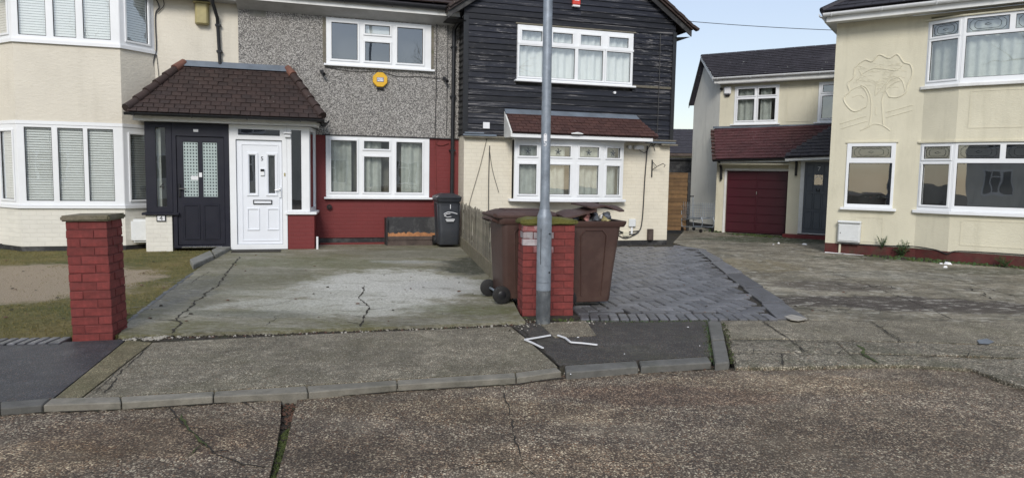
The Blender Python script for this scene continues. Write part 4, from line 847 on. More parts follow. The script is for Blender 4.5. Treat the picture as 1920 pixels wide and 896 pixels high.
z = 2.31; r = 0
while z < AZ-.15:
    zt = z+pitch_b*.6; x0, x1 = XL-.03, XR+.03
    if zt > 4.68: x0, x1 = max(x0, AX-(AZ-zt)/pit), min(x1, AX+(AZ-zt)/pit)
    segs = [(x0, x1)]
    if z+pitch_b > WBu[2]-.03 and z < WBu[3]+.01: segs = [(x0, WBu[0]-.01), (WBu[1]+.01, x1)]
    elif r % 3 == 1 and x1-x0 > 3: c = random.uniform(x0+1.2, x1-1.2); segs = [(x0, c-.002), (c+.002, x1)]
    for s0, s1 in segs:
        if s1-s0 > .05: o = link('weatherboard', random.choice(bm_), hb, (s0, .0, z+random.uniform(-.003, .003)), (random.gauss(0, .012), random.gauss(0, .0012), 0)); o.scale = (s1-s0, 1, 1)
    z += pitch_b; r += 1
sb = A()
for i in range(21): sb.quad((XL-.028, .0, 2.31+i*.115), (XL-.028, .6, 2.31+i*.115), (XL-.004, .6, 2.43+i*.115), (XL-.004, 0, 2.43+i*.115)); sb.quad((XR+.028, .0, 2.31+i*.115), (XR+.004, .0, 2.43+i*.115), (XR+.004, 8, 2.43+i*.115), (XR+.028, 8, 2.31+i*.115))
o = obj('side_boards', sb, 'black_flat', hb); o['kind'] = 'stuff'
obj('upper_side_wall', A().box(XL, XL+.2, .2, 8, 2.3, 4.7).box(XR-.2, XR, .2, 8, 2.3, 4.7), 'black_flat', hb)
obj('corner_board', A().box(XL-.045, XL+.06, -.05, -.03, 2.28, 4.66), 'black_gloss', hb); obj('corner_board', A().box(XR-.04, XR+.045, -.05, -.03, 2.28, 4.66), 'black_gloss', hb)
for q, (x0, x1, z0, z1, tilt) in enumerate(((1.72, 2.42, 2.285, 2.325, .015), (1.74, 2.60, 2.245, 2.28, -.02), (1.75, 2.15, 2.33, 2.36, .03), (5.92, 6.52, 2.30, 2.335, -.02), (5.80, 6.50, 2.255, 2.29, .0), (6.15, 6.55, 2.21, 2.245, -.03))):
    obj('worn_drip_board', A().box(x0, x1, -.09-.01*q, -.0311, z0, z1), 'wood_grey' if q % 2 else 'lead', hb, rot=(0, 0, 0), bevel=.006)
obj('worn_strip', A().box(5.46, 6.44, -.036, -.0295, 3.44, 3.49), 'wood_grey', hb)
obj('worn_strip', A().box(2.80, 5.5, -.040, -.031, 4.575, 4.60), 'wood_grey', hb)
cols = [(.09, .53), (.76, 1.20), (1.38, 1.84), (2.03, 2.48)]
o = window(hb, 2.60, 3.46, 4.56, [(a, b, 4.25, 4.45) for a, b in cols]+[(a-.05, b+.06, 3.53, 4.15) for a, b in cols], (2.84, -.045, 0), cover='white', back='room', sill=(-.05, 2.66, .08, .04))
obj('frame_member', A().box(.0, 2.6, -.03, -.0045, 4.175, 4.215), 'upvc', o)
obj('wall', A().box(XL, XR, 7.9, 8.1, 0, 4.7), 'cream_brick', hb, label='rear wall')
# bow window with projecting roof
BO = .30
bw = [(2.78, 3.33, .16, .26), (3.33, 4.05, .27, .31), (4.05, 4.70, .31, .27), (4.70, 5.24, .26, .15)]
for i, (x0, x1, y0, y1) in enumerate(bw):
    w = math.hypot(x1-x0, y0-y1); a = math.atan2(-(y1-y0), x1-x0); m = .10
    window(hb, w, 1.03, 2.235, [(m, w-m, 1.91, 2.12), (m, w-m, 1.13, 1.74)], (x0, -y0, 0), a, cover='curtain', back='room', deep=.30, coverx=[(0, w*.75)] if i in (1, 3) else None)
    fl = A(); cx = w/2
    for k in range(5): an = k*1.256; fl.tube([(cx, .014, 2.0), (cx+.05*math.cos(an), .014, 2.01+.05*math.sin(an)), (cx+.07*math.cos(an+.4), .014, 2.01+.07*math.sin(an+.4)), (cx, .014, 2.0)], .005, 4)
    obj('leaded_flower', fl, 'door_grey', hb, (x0, -y0, 0), (0, 0, a))
arc = [(2.70, 0), (2.70, -.14), (3.02, -.25), (3.5, -.34), (4.02, -.37), (4.5, -.34), (5.0, -.26), (5.33, -.14), (5.33, 0)]
obj('bow_sill', A().prism([(x, y) for x, y in arc][::1], .975, 1.028), 'upvc', hb, bevel=.005)
obj('bow_head', A().prism([(2.76, .0), (2.76, -.18), (3.4, -.29), (4.05, -.33), (4.7, -.29), (5.26, -.17), (5.26, 0)], 2.236, 2.262), 'upvc', hb)
for x in (3.48, 4.62): obj('gallows_bracket', A().add([(x-.035, 0, .97), (x+.035, 0, .97), (x+.035, -.24, .97), (x-.035, -.24, .97), (x-.03, 0, .62), (x+.03, 0, .62), (x+.03, -.03, .62), (x-.03, -.03, .62)], [(0, 1, 2, 3), (4, 7, 6, 5), (0, 4, 5, 1), (2, 6, 7, 3), (1, 5, 6, 2), (0, 3, 7, 4)]), 'wood_dark', hb)
cl, cr, cz, cy_ = 2.62, 5.86, 2.36, -.50; c2l, c2r, c2z = 2.60, 5.56, 2.78
deck(hb, [(cl, cy_, cz), (cr, cy_, cz), (c2r, -.04, c2z), (c2l, -.04, c2z)], .03, 'tile_red')
trapezoid((cl, cy_-.03, cz), (cr, cy_-.03, cz), (c2r, -.06, c2z), (c2l, -.06, c2z), 7, .165, hb, 'tile_red')
deck(hb, [(cr, cy_, cz), (cr-.02, -.035, cz), (c2r, -.036, c2z)], .02, 'tile_red')
obj('verge_board', A().add([(2.585, -.035, 2.27), (2.585, -.52, 2.27), (2.585, -.52, 2.37), (2.585, -.035, 2.80), (2.615, -.035, 2.27), (2.615, -.52, 2.27), (2.615, -.52, 2.37), (2.615, -.035, 2.80)], [(0, 1, 2, 3), (7, 6, 5, 4), (0, 4, 5, 1), (1, 5, 6, 2), (2, 6, 7, 3)]), 'white_paint', hb)
obj('fascia', A().box(2.618, 5.74, -.50, -.47, 2.265, 2.345), 'upvc', hb, bevel=.004); obj('soffit', A().box(2.62, 5.72, -.469, -.032, 2.264, 2.285), 'grey_soffit', hb)
obj('flashing', A().add([(2.59, -.14, 2.755), (5.60, -.14, 2.755), (5.56, -.034, 2.85), (2.59, -.034, 2.86), (2.59, -.034, 2.75), (5.6, -.034, 2.75)], [(0, 1, 2, 3), (0, 3, 4), (1, 5, 2)]), 'lead', hb)
obj('mortar_lump', A().tube([(3.86, -.56, 2.372), (4.0, -.56, 2.38), (4.12, -.55, 2.372)], [.012, .025, .01], 7), 'white_paint', hb)
# roof
for sgn in (-1, 1):
    xe = AX+sgn*(AX-XL+.38) if sgn < 0 else XR+.36
    ze = AZ+.12-abs(xe-AX)*pit
    deck(hb, [(xe, -.18, ze), (AX, -.18, AZ+.12), (AX, 8.2, AZ+.12), (xe, 8.2, ze)], .07, 'tile_brown')
    if sgn > 0: trapezoid((xe, -.18, ze), (xe, 8.2, ze), (AX, 8.2, AZ+.12), (AX, -.18, AZ+.12), 24, .3, hb, 'tile_brown', each=False)
    else: trapezoid((xe, 8.2, ze), (xe, -.18, ze), (AX, -.18, AZ+.12), (AX, 8.2, AZ+.12), 24, .3, hb, 'tile_brown', each=False)
    n = 22; a_, b_ = Vector((xe, -.2, ze)), Vector((AX, -.2, AZ+.12))
    vt = A().box(-.005, .155, -.02, .10, -.035, .02).mesh('verge_tile', 'tile_brown', .004)
    for i in range(n): p = a_.lerp(b_, i/n); link('verge_tile', vt, hb, p+Vector((0, 0, .02)), (0, sgn*math.atan(pit)+random.gauss(0, .04), 0))
    obj('bargeboard', A().add([(xe, -.13, ze-.20), (AX, -.13, AZ-.08), (AX, -.13, AZ+.045), (xe, -.13, ze-.075), (xe, -.10, ze-.20), (AX, -.10, AZ-.08), (AX, -.10, AZ+.045), (xe, -.10, ze-.075)], [(0, 1, 2, 3), (7, 6, 5, 4), (0, 4, 5, 1), (2, 6, 7, 3), (0, 3, 7, 4)]), 'black_flat', hb)
    obj('boxed_eave', A().add([(xe, -.099, ze-.20), (xe, 8, ze-.20), (AX+sgn*(abs(XL-AX if sgn < 0 else XR-AX)), 8, 4.55), (AX+sgn*(abs(XL-AX if sgn < 0 else XR-AX)), -.099, 4.55)], [(0, 1, 2, 3)]), 'black_flat', hb)
obj('vent', A().box(2.14, 2.28, -.05, -.030, 2.44, 2.57), 'sign_white', hb, bevel=.006); obj('vent_cap', A().tube([(5.03, -.02, 3.30), (5.03, -.07, 3.30)], .028, 12), 'sign_white', hb)
cable(hb, [(6.07, -.055, 4.6), (6.08, -.055, 3.4), (6.06, -.055, 2.35), (5.96, -.02, 2.2)], .010)
cable(hb, [(5.87, -.02, 2.2), (5.83, -.02, 1.5), (5.80, -.02, .6), (5.72, -.02, .32), (5.5, -.02, .27), (5.2, -.02, .35), (4.9, -.02, .40)], .014)
cable(hb, [(5.72, -.02, .30), (5.4, -.02, .18), (5.1, -.02, .30), (4.8, -.02, .22)], .010); cable(hb, [(5.75, -.02, .34), (5.35, -.02, .30), (5.0, -.02, .22)], .010)
cable(hb, [(2.23, -.02, 2.25), (2.10, -.02, 1.7), (1.90, -.02, 1.0), (1.86, -.02, .8)], .006, 'wood_grey'); cable(hb, [(2.29, -.02, 2.1), (2.28, -.02, 1.4), (2.29, -.02, .45)], .010); cable(hb, [(2.29, -.02, 2.0), (2.36, -.02, 1.6), (2.50, -.02, 1.15)], .006)
cable(hb, [(6.05, -.03, 2.1), (5.96, -.03, 2.25), (5.80, -.04, 2.05), (5.6, -.03, 2.15)], .007)
fl = obj('floodlight', A().box(-.10, .10, -.16, -.02, -.05, .04), 'sign_white', hb, (5.62, 0, 2.16), bevel=.02); obj('sensor', A().tube([(-.20, -.09, 0), (-.20, -.02, 0)], .04, 10), 'sign_white', fl)
o = obj('hanging_basket_bracket', A().tube([(0, -.015, .22), (0, -.015, -.16)], .015, 6).tube([(0, -.02, .0), (.0, -.15, .08), (.0, -.28, .14), (0, -.33, .10), (0, -.30, .06)], .008, 6).tube([(0, -.02, .18), (0, -.12, .08)], .007, 6), 'black_gloss', hb, (5.99, 0, 1.68), (0, 0, R(35)))
obj('outside_socket', A().box(5.47, 5.63, -.06, 0, .43, .60), 'meter', hb, bevel=.012); obj('conduit', A().box(5.53, 5.57, -.03, 0, .27, .429), 'upvc', hb)
obj('junction_box', A().box(5.34, 5.48, -.05, 0, .22, .33), 'cream_flat', hb, bevel=.01)
obj('waste_cover', A().box(5.93, 6.05, -.10, 0, .13, .38), 'wood_dark', hb, bevel=.012)
ra = thing('alarm_box', 'red alarm box high on the black boarded gable', 'alarm box', tuple(fr(4.09, -.535, 5.15)), TA)
obj('case', A().box(-.085, .085, -.08, 0, -.11, .16), 'red_box', ra, bevel=.015); obj('foot', A().box(-.08, .08, -.07, 0, -.15, -.111), 'sign_white', ra, bevel=.006); obj('badge', A().box(-.05, .05, -.083, -.0805, -.03, .05), 'sign_white', ra)

# ================================================================== RIGHT HOUSE (cream, shallow bay, relief tree)
RB = (6.491, 14.764, 0); TR = R(-36.4); rf = lambda x, y, z=0: fr(x, y, z, RB, TR)
hr = thing('end_house', 'cream house on the right with relief tree on its wall and leaded bay windows', 'house', RB, TR)
obj('wall', A().slab(0, 9, .23, 4.66, 0, .28, [(.33, 1.20, .98, 2.26), (1.62, 5.6, .98, 2.27), (1.66, 5.6, 3.32, 4.6)]), 'cream_flat', hr)
obj('plinth', A().box(.0, 9, -.015, .25, -.03, .228), 'plinth_red', hr, label='dark red painted foot of the wall')
for x in [0.02+.47*i for i in range(8)]: pass
sw = A().box(0, .28, 0, 6, -.03, 4.66); obj('side_wall', sw, 'cream_flat', hr, (0, .281, 0), (0, 0, R(7)))
for k, (z0, z1, zt0, zt1) in enumerate(((.98, 2.25, 1.95, 1.87), (3.315, 4.52, 4.22, 4.16))):
    w1 = math.hypot(.58, .20); a1 = math.atan2(-.20, .58)
    P1 = [(.07, w1-.07, zt0, z1-.07), (.07, w1-.07, z0+.10, zt1-.02)]
    window(hr, w1, z0, z1, P1, (1.62, 0, 0), a1, cover='curtain' if k else None, back='dark' if not k else 'room', deep=.2, leaded=[P1[0]])
    cw = .64; P2 = [(.05+i*(cw+.09), .05+i*(cw+.09)+cw, zt0, z1-.05) for i in range(3)]+[(.05, .05+2*cw+.09, z0+.10, zt1)]+[(.05+2*(cw+.09), .05+3*cw+.18, z0+.10, zt1)]
    window(hr, 2.25, z0, z1, P2, (2.203, -.201, 0), 0, cover='curtain' if k else None, back='dark' if not k else 'room', sash=False, deep=.5, leaded=P2[:3])
    window(hr, w1, z0, z1, P1, (4.456, -.20, 0), -a1, back='dark', deep=.2)
    obj('bay_sill', A().prism([(1.54, 0.0), (1.56, -.05), (2.19, -.27), (4.47, -.27), (5.1, -.05), (5.12, 0.)], z0-.06, z0-.002), 'upvc' if not k else 'white_paint', hr, bevel=.006)
    obj('bay_head', A().prism([(1.56, .0), (1.58, -.03), (2.19, -.24), (4.47, -.24), (5.1, -.03), (5.1, .0)], z1+.002, z1+.03), 'cream_flat', hr)
obj('bay_panel', A().prism([(1.62, .0), (2.2, -.20), (4.456, -.20), (5.04, 0.)], 2.283, 3.25), 'cream_flat', hr); obj('bay_panel', A().prism([(1.62, .0), (2.2, -.20), (4.456, -.20), (5.04, 0.)], .229, .918), 'cream_flat', hr)
obj('bay_foot', A().prism([(1.61, .0), (2.19, -.215), (4.466, -.215), (5.05, 0.)], -.03, .228), 'plinth_red', hr)
for x0, x1, y, z0, z1 in ((.55, 1.06, -.006, .30, .80), (2.38, 4.2, -.206, .36, .84), (2.38, 4.2, -.206, 2.50, 3.18)):
    obj('raised_panel', A().slab(x0, x1, z0, z1, y, y+.0055, [(x0+.02, x1-.02, z0+.02, z1-.02)]), 'cream_flat', hr)
P3 = [(.085, .80, 1.97, 2.20), (.05, .83, 1.05, 1.87)]
window(hr, .88, .98, 2.26, P3, (.325, -.02, 0), back='dark', sill=(-.06, .95, .07, .05), leaded=[P3[0]], sash=False)
obj('drip_mould', A().box(.30, 1.24, -.03, 0, 2.27, 2.30), 'cream_flat', hr); 
# relief tree
rtv = A()
def blobline(P, r, closed=False, n=6):
    Q = []; m = len(P)
    for i in range(m if closed else m-1):
        a, b, c, d = [Vector((*P[(i+k) % m if closed else min(max(i+k, 0), m-1)], 0)) for k in (-1, 0, 1, 2)]
        for k in range(n): t = k/n; Q.append(.5*((2*b)+(c-a)*t+(2*a-5*b+4*c-d)*t*t+(3*b-a-3*c+d)*t**3))
    Q.append(Q[0] if closed else Vector((*P[-1], 0))); rtv.tube([(q.x, .0, q.y) for q in Q], r*.85, 6)
crown = [(.62, 2.98), (.42, 2.90), (.27, 3.02), (.20, 3.18), (.30, 3.30), (.26, 3.46), (.36, 3.58), (.38, 3.76), (.55, 3.90), (.68, 3.86), (.80, 3.98), (.98, 3.90), (1.12, 3.96), (1.24, 3.80), (1.36, 3.74), (1.40, 3.56), (1.34, 3.40), (1.30, 3.22), (1.16, 3.14), (1.02, 3.16)]
blobline(crown, .018, False)
blobline([(.62, 2.98), (.66, 3.10), (.62, 3.25), (.52, 3.38), (.40, 3.36), (.30, 3.30)], .013); blobline([(.36, 3.18), (.5, 3.22), (.58, 3.16)], .009)
blobline([(1.02, 3.16), (.96, 3.3), (1.0, 3.44), (1.14, 3.52), (1.24, 3.44), (1.30, 3.24)], .012)
blobline([(.70, 2.62), (.72, 2.9), (.70, 3.15), (.62, 3.34), (.50, 3.42)], .014); blobline([(.95, 2.62), (.92, 2.9), (.90, 3.1), (.96, 3.3), (1.10, 3.42), (1.22, 3.46)], .014)
blobline([(.78, 3.2), (.78, 3.36), (.84, 3.5)], .012); blobline([(.80, 3.22), (.95, 3.42), (1.05, 3.62), (1.2, 3.7)], .010); blobline([(.50, 3.62), (.7, 3.72), (.9, 3.70), (1.1, 3.66), (1.22, 3.74)], .012); blobline([(.42, 3.5), (.5, 3.6), (.46, 3.7)], .01)
blobline([(.55, 2.52), (.68, 2.58), (.80, 2.64), (.95, 2.60), (1.08, 2.50)], .014); blobline([(.70, 2.64), (.62, 2.56)], .012); blobline([(.80, 2.82), (.80, 2.95)], .010)
for a, b in (((.16, 2.66), (.64, 2.80)), ((.18, 2.56), (.66, 2.70)), ((.99, 2.86), (1.44, 2.98)), ((1.0, 2.76), (1.44, 2.88))): blobline([a, b], .011)
for i in range(70):
    a = random.uniform(0, 6.28); rr_ = random.uniform(.2, .95); cx_, cz_ = .82+.50*rr_*math.cos(a), 3.55+.36*rr_*math.sin(a); rtv.tube([(cx_-.05, .006, cz_), (cx_, .002, cz_+.025), (cx_+.05, .006, cz_)], .009, 5)
obj('relief_tree', rtv, 'cream_flat', hr, smooth=True)
obj('soffit', A().box(-.12, 9, -.34, 0, 4.662, 4.70), 'white_paint', hr); obj('fascia', A().box(-.12, 9, -.36, -.341, 4.64, 4.78), 'white_paint', hr)
gutter(hr, (-.17, -.42, 4.80), (9, -.42, 4.80), .06, 'upvc')
sx, sy_ = -.17, -.42; ex, ey2 = -.50, 5.2
gutter(hr, (ex-.02, ey2, 4.80), (sx-.03, sy_-.02, 4.80), .06, 'upvc'); obj('soffit', A().add([(sx, sy_+.05, 4.665), (.0, .0, 4.665), (-.62, 5.2, 4.665), (ex, ey2, 4.665)], [(0, 1, 2, 3)]), 'white_paint', hr); obj('fascia', A().add([(sx+.01, sy_+.07, 4.64), (ex+.02, ey2, 4.64), (ex+.02, ey2, 4.79), (sx+.01, sy_+.07, 4.79)], [(0, 1, 2, 3)]), 'white_paint', hr)
hp = (2.6, 2.6, 6.5)
deck(hr, [(-.2, -.45, 4.82), (9, -.45, 4.82), (9, 2.6, 6.9), (3.0, 2.6, 6.9)], .05, 'tile_dark'); trapezoid((-.2, -.47, 4.83), (9, -.47, 4.83), (9, 2.6, 6.92), (3.0, 2.6, 6.92), 22, .3, hr, 'tile_dark', each=False)
deck(hr, [(-.55, 5.3, 4.82), (-.2, -.45, 4.82), (3.0, 2.6, 6.9)], .05, 'tile_dark')
rt_ = A().tube([(-.2, -.45, 4.85), (3.0, 2.6, 6.95)], .07, 8); obj('hip_ridge', rt_, 'tile_dark', hr)
mbx = thing('meter_box', 'white gas meter box on the cream wall below the single window', 'meter box', tuple(rf(.25, -.001, .27)), TR)
obj('case', A().box(0, .42, -.10, 0, 0, .43), 'meter', mbx, bevel=.012); obj('door', A().box(.02, .40, -.118, -.102, .03, .36), 'meter', mbx, bevel=.012); obj('hood', A().box(-.01, .43, -.14, -.001, .385, .44), 'meter', mbx, bevel=.02); obj('pipe', A().box(.03, .065, -.06, -.02, -.22, -.001), 'cream_flat', mbx); obj('latch', A().box(.05, .065, -.123, -.1185, .18, .20), 'black_gloss', mbx)
obj('grille', A().box(.03, .4, -.09, -.01, -.03, -.001), 'black_flat', mbx)
cable(hr, [(0.65, -.03, .24), (1.2, -.03, .25), (1.62, -.05, .27), (2.0, -.15, .24), (2.2, -.23, .19), (2.4, -.23, .25), (3.4, -.23, .26), (4.4, -.23, .25)], .011)
obj('foot_pipe', A().tube([(.02, -.05, .03), (.75, -.05, .02)], .014, 6), 'upvc', hr)
def weed(loc, h, n, label, r=.10, up=.5):
    t = thing('weed', label, 'weed', loc); st = A(); lf = A()
    for i in range(n):
        a = random.uniform(0, 6.28); l = h*random.uniform(.4, 1); tip = Vector((math.cos(a)*r*random.uniform(.3, 1.2), math.sin(a)*r*random.uniform(.3, 1.2), l)); st.tube([(0, 0, 0), tip*.5+Vector((0, 0, .02)), tip], .003, 4)
        for k in range(5):
            q = tip*(.35+.16*k); b = random.uniform(0, 6.28); s_ = h*.16*random.uniform(.6, 1.2); d = Vector((math.cos(b), math.sin(b), random.uniform(-.2, .5)))*s_; e = Vector((-d.y, d.x, 0))*.35
            lf.add([q, q+d*.5+e, q+d, q+d*.5-e], [(0, 1, 2, 3)])
    obj('stem', st, 'weed', t); obj('leaves', lf, 'weed', t); return t
weed(tuple(rf(1.08, -.06, .20)), .26, 14, 'small green weed growing from the ledge right of the meter box'); weed(tuple(rf(1.45, -.12, .03)), .36, 22, 'tall leafy weed at the foot of the red plinth under the bay corner', .14)
weed(tuple(rf(3.1, -.42, .03)), .22, 22, 'low bushy weed under the front of the ground floor bay', .18)
def strip(P, n, w, sz, fl_=.8): scatter('moss', ['moss', 'weed', 'moss', 'soil'], [(p.x+random.gauss(0, w), p.y+random.gauss(0, w)) for p in [Vector(P[0]).lerp(Vector(P[1]), random.random()) for _ in range(n)]], sz, .028, fl_)
strip((rf(.9, -.16), rf(4.6, -.45)), 900, .07, .03); strip((rf(1.3, -.2), rf(2.1, -.35)), 300, .09, .04)
scatter('rubbish', ['sign_white'], [(rf(2.15, -.62).x, rf(2.15, -.62).y), (rf(2.25, -.6).x, rf(2.25, -.6).y)], .07, .03, .5)

# ================================================================== HOUSE 7 (set back, maroon garage)
SB = (5.943, 20.931, 0); TS = R(-33); sf = lambda x, y, z=0: fr(x, y, z, SB, TS)
hs = thing('recessed_house', 'pale rendered house set back in the corner with maroon garage door', 'house', SB, TS)
obj('wall', A().slab(0, 6, 2.0, 4.20, 0, .25, [(.42, 1.64, 3.07, 4.13), (2.66, 3.6, 3.07, 4.13)]), 'cream_flat', hs); obj('wall', A().box(0, 6, 0.001, .25, -.03, 1.999), 'cream_side', hs)
window(hs, 1.22, 3.07, 4.13, [(.10, .56, 3.86, 4.05), (.67, 1.13, 3.86, 4.05), (.10, .56, 3.17, 3.76), (.67, 1.13, 3.17, 3.76)], (.42, -.02, 0), cover='curtain', back='room', sash=True, sill=(-.08, 1.28, .07, .04), coverx=[(0, .6), (.7, 1.0)])
window(hs, .94, 3.07, 4.13, [(.10, .84, 3.86, 4.05), (.10, .84, 3.17, 3.76)], (2.66, -.02, 0), cover=None, back='room', sash=True, sill=(-.08, 1.0, .07, .04))
obj('raised_panel', A().slab(1.85, 2.5, 3.10, 4.05, -.008, -.0005, [(1.87, 2.48, 3.12, 4.03)]), 'cream_flat', hs)
Dg = Vector((math.cos(R(138)), math.sin(R(138)), 0)); g_ = lambda d, z, o=0: (Dg.x*d+o*Dg.y, Dg.y*d-o*Dg.x, z)
dB, zB, dA, zA, zF = 1.50, 3.86, .98, 5.14, 4.28
ga = A(); F = [(-.0, -.03), (dB, -.03), (dB, zB), (dA, zA), (0, zF)]
n5 = len(F); vs5 = [g_(d, z, 0) for d, z in F]+[g_(d, z, .2) for d, z in F]
ga.add(vs5, [tuple(range(n5)), tuple(range(n5, 2*n5))[::-1]]+[(i, (i+1) % n5, (i+1) % n5+n5, i+n5) for i in range(n5)]); obj('gable_wall', ga, 'cream_side', hs)
obj('gable_foot', A().add([g_(0, -.03, -.01), g_(dB, -.03, -.01), g_(dB, .16, -.01), g_(0, .16, -.01), g_(0, -.03, .0), g_(dB, -.03, 0), g_(dB, .16, 0), g_(0, .16, 0)], [(0, 1, 2, 3), (3, 2, 6, 7)]), 'black_flat', hs)
e1, e2 = Vector(g_(dA, zA+.03, -.10)), Vector((-.13, -.25, 4.40)); rr2 = Vector((6, 1.9, 5.35))
rg = Vector((6.2, e1.y-.25, 5.17))
deck(hs, [e2, (6.2, -.25, 4.40), rg, e1], .06, 'tile_dark'); trapezoid(tuple(e2+Vector((0, -.02, .0))), (6.2, -.27, 4.40), tuple(rg), tuple(e1), 14, .27, hs, 'tile_dark', each=False)
e3 = Vector(g_(dB+.12, zB-.05, -.10)); deck(hs, [e1, rg, rg+Vector((.3, 1.5, -1.2)), e3], .06, 'tile_dark')
for p, q in ((e2, e1), (e1, e3)):
    p, q = Vector(p), Vector(q); dn = Vector((0, 0, -.13)); of = Vector((-.012, -.01, 0)); obj('bargeboard', A().add([p+of, q+of, q+dn+of, p+dn+of, p, q, q+dn, p+dn], [(0, 1, 2, 3), (3, 2, 6, 7), (0, 4, 5, 1), (0, 3, 7, 4), (1, 5, 6, 2)]), 'white_paint' if q == e1 else 'black_flat', hs)
obj('soffit', A().box(0, 6, -.27, 0, 4.205, 4.235), 'white_paint', hs); obj('fascia', A().box(-.10, 6, -.28, -.271, 4.22, 4.34), 'white_paint', hs); gutter(hs, (-.13, -.34, 4.37), (6, -.34, 4.37), .05, 'upvc')
# garage and porch block
GY = -.9
obj('garage_wall', A().slab(.27, 2.24, -.03, 2.0, GY, GY+.15, [(.56, 2.20, -.05, 1.74)]), 'cream_flat', hs); obj('garage_side', A().box(.27, .42, GY+.151, -.001, -.03, 2.0), 'cream_side', hs)
obj('garage_frame', A().slab(.50, 2.24, -.02, 1.80, GY-.03, GY-.001, [(.56, 2.19, -.05, 1.74)]), 'white_paint', hs)
gd = obj('garage_door', A().box(.562, 2.188, GY+.03, GY+.06, .06, 1.738), 'maroon', hs); 
for i in range(7):
    for j in range(2): obj('door_panel', A().box(.60+j*.80, 1.36+j*.80, GY+.016, GY+.0295, .10+i*.232, .315+i*.232), 'maroon', gd, bevel=.008)
obj('handle', A().box(1.365, 1.39, GY+.0, GY+.015, 1.10, 1.19), 'chrome', gd, bevel=.004)
obj('garage_interior', A().box(.57, 2.18, GY+.08, GY+.09, 0, 1.74), 'dark', hs)
gl = [(.36, -1.32, 2.03), (2.4, -1.32, 2.09), (3.2, -1.2, 2.12), (3.1, -.01, 2.96), (-.14, -.01, 2.95)]
deck(hs, gl, .04, 'tile_plum'); trapezoid((.36, -1.33, 2.04), (3.2, -1.33, 2.10), (3.1, -.02, 2.97), (-.14, -.02, 2.96), 11, .2, hs, 'tile_plum', each=False)
vt2 = A().box(-.07, .07, -.05, .05, -.03, .03).mesh('verge_tile', 'tile_red', .006)
for i in range(9): p = Vector(gl[0]).lerp(Vector(gl[4]), (i+.3)/9); link('verge_tile', vt2, hs, p+Vector((-.03, 0, .0)), (random.gauss(.5, .1), random.gauss(0, .1), random.uniform(0, .4)))
obj('flashing', A().box(-.16, 3.2, -.05, -.001, 2.96, 3.02), 'lead', hs)
obj('fascia', A().add([(.42, -1.30, 1.93), (2.42, -1.30, 1.98), (2.42, -1.30, 2.05), (.42, -1.30, 2.0), (.42, -1.27, 1.93), (2.42, -1.27, 1.98), (2.42, -1.27, 2.05), (.42, -1.27, 2.0)], [(0, 1, 2, 3), (7, 6, 5, 4), (0, 4, 5, 1), (2, 6, 7, 3), (0, 3, 7, 4), (1, 5, 6, 2)]), 'white_paint', hs)
gutter(hs, (.30, -1.38, 2.02), (2.40, -1.38, 2.08), .05); obj('garage_soffit', A().box(.4, 2.4, -1.27, GY-.001, 1.90, 1.94), 'cream_flat', hs)
obj('downpipe', A().tube([(.46, -1.35, 1.98), (.42, -1.1, 1.9), (.42, -1.0, 1.80), (.42, -.97, 1.5)], .035, 8), 'black_gloss', hs); obj('downpipe', A().tube([(2.46, -1.36, 2.0), (2.46, -1.36, 1.62)], .03, 8), 'black_gloss', hs)
PY = -1.3
obj('porch_wall', A().box(2.26, 2.56, PY, -.01, .12, 2.02), 'cream_flat', hs); obj('porch_frame', A().slab(2.562, 3.42, .14, 2.02, PY-.01, PY+.06, [(2.66, 3.32, .16, 1.98)]), 'white_paint', hs)
pd = obj('door', A().box(2.665, 3.315, PY+.01, PY+.05, .165, 1.975), 'door_grey', hs, label='slate grey panelled front door')
for i, (z0, z1) in enumerate(((.27, .72), (.77, 1.18), (1.23, 1.62), (1.66, 1.92))):
    for j in range(3):
        if j == 1 and i == 3: continue
        if j == 1 and i == 2: obj('door_pane', A().box(2.90, 3.10, PY-.0, PY+.009, 1.40, 1.65), 'glass', pd); obj('fan_motif', A().tube([(2.91, PY-.006, 1.55), (2.95, PY-.006, 1.60), (3.0, PY-.006, 1.615), (3.05, PY-.006, 1.60), (3.09, PY-.006, 1.55)], .008, 5), 'sign_white', pd); continue
        obj('door_panel', A().slab(2.70+j*.205, 2.875+j*.205, z0, z1, PY-.002, PY+.009, [(2.715+j*.205, 2.86+j*.205, z0+.015, z1-.015)]), 'door_grey', pd, bevel=.003)
text('number', '7', .15, 'sign_white', pd, (3.0, PY-.004, 1.80)); obj('knocker', A().tube([(2.96, PY-.01, 1.30), (2.97, PY-.01, 1.24), (3.03, PY-.01, 1.24), (3.04, PY-.01, 1.30)], .012, 6), 'black_gloss', pd)
obj('step', A().box(2.24, 3.45, PY-.25, PY+.1, -.03, .119), 'red_wall', hs, label='dark red doorstep')
pr = [(2.22, -1.72, 2.08), (3.6, -1.72, 2.14), (3.6, -.6, 2.95), (3.1, -.55, 2.83)]
deck(hs, pr, .03, 'tile_dark'); trapezoid((2.22, -1.74, 2.09), (3.6, -1.74, 2.13), (3.6, -.6, 2.95), (3.1, -.55, 2.84), 9, .2, hs, 'tile_dark', each=False); deck(hs, [(2.22, -1.72, 2.08), (3.1, -.55, 2.83), (2.5, -.5, 2.5)], .02, 'tile_dark')
obj('fascia', A().add([(2.25, -1.70, 1.99), (3.6, -1.70, 2.04), (3.6, -1.70, 2.12), (2.25, -1.70, 2.07), (2.25, -1.66, 1.99), (3.6, -1.66, 2.04), (3.6, -1.66, 2.12), (2.25, -1.66, 2.07)], [(0, 1, 2, 3), (7, 6, 5, 4), (0, 4, 5, 1), (2, 6, 7, 3), (0, 3, 7, 4)]), 'white_paint', hs)
wa = thing('alarm_box', 'small white alarm box under the eaves of the recessed house', 'alarm box', tuple(sf(.22, -.001, 4.02)), TS)
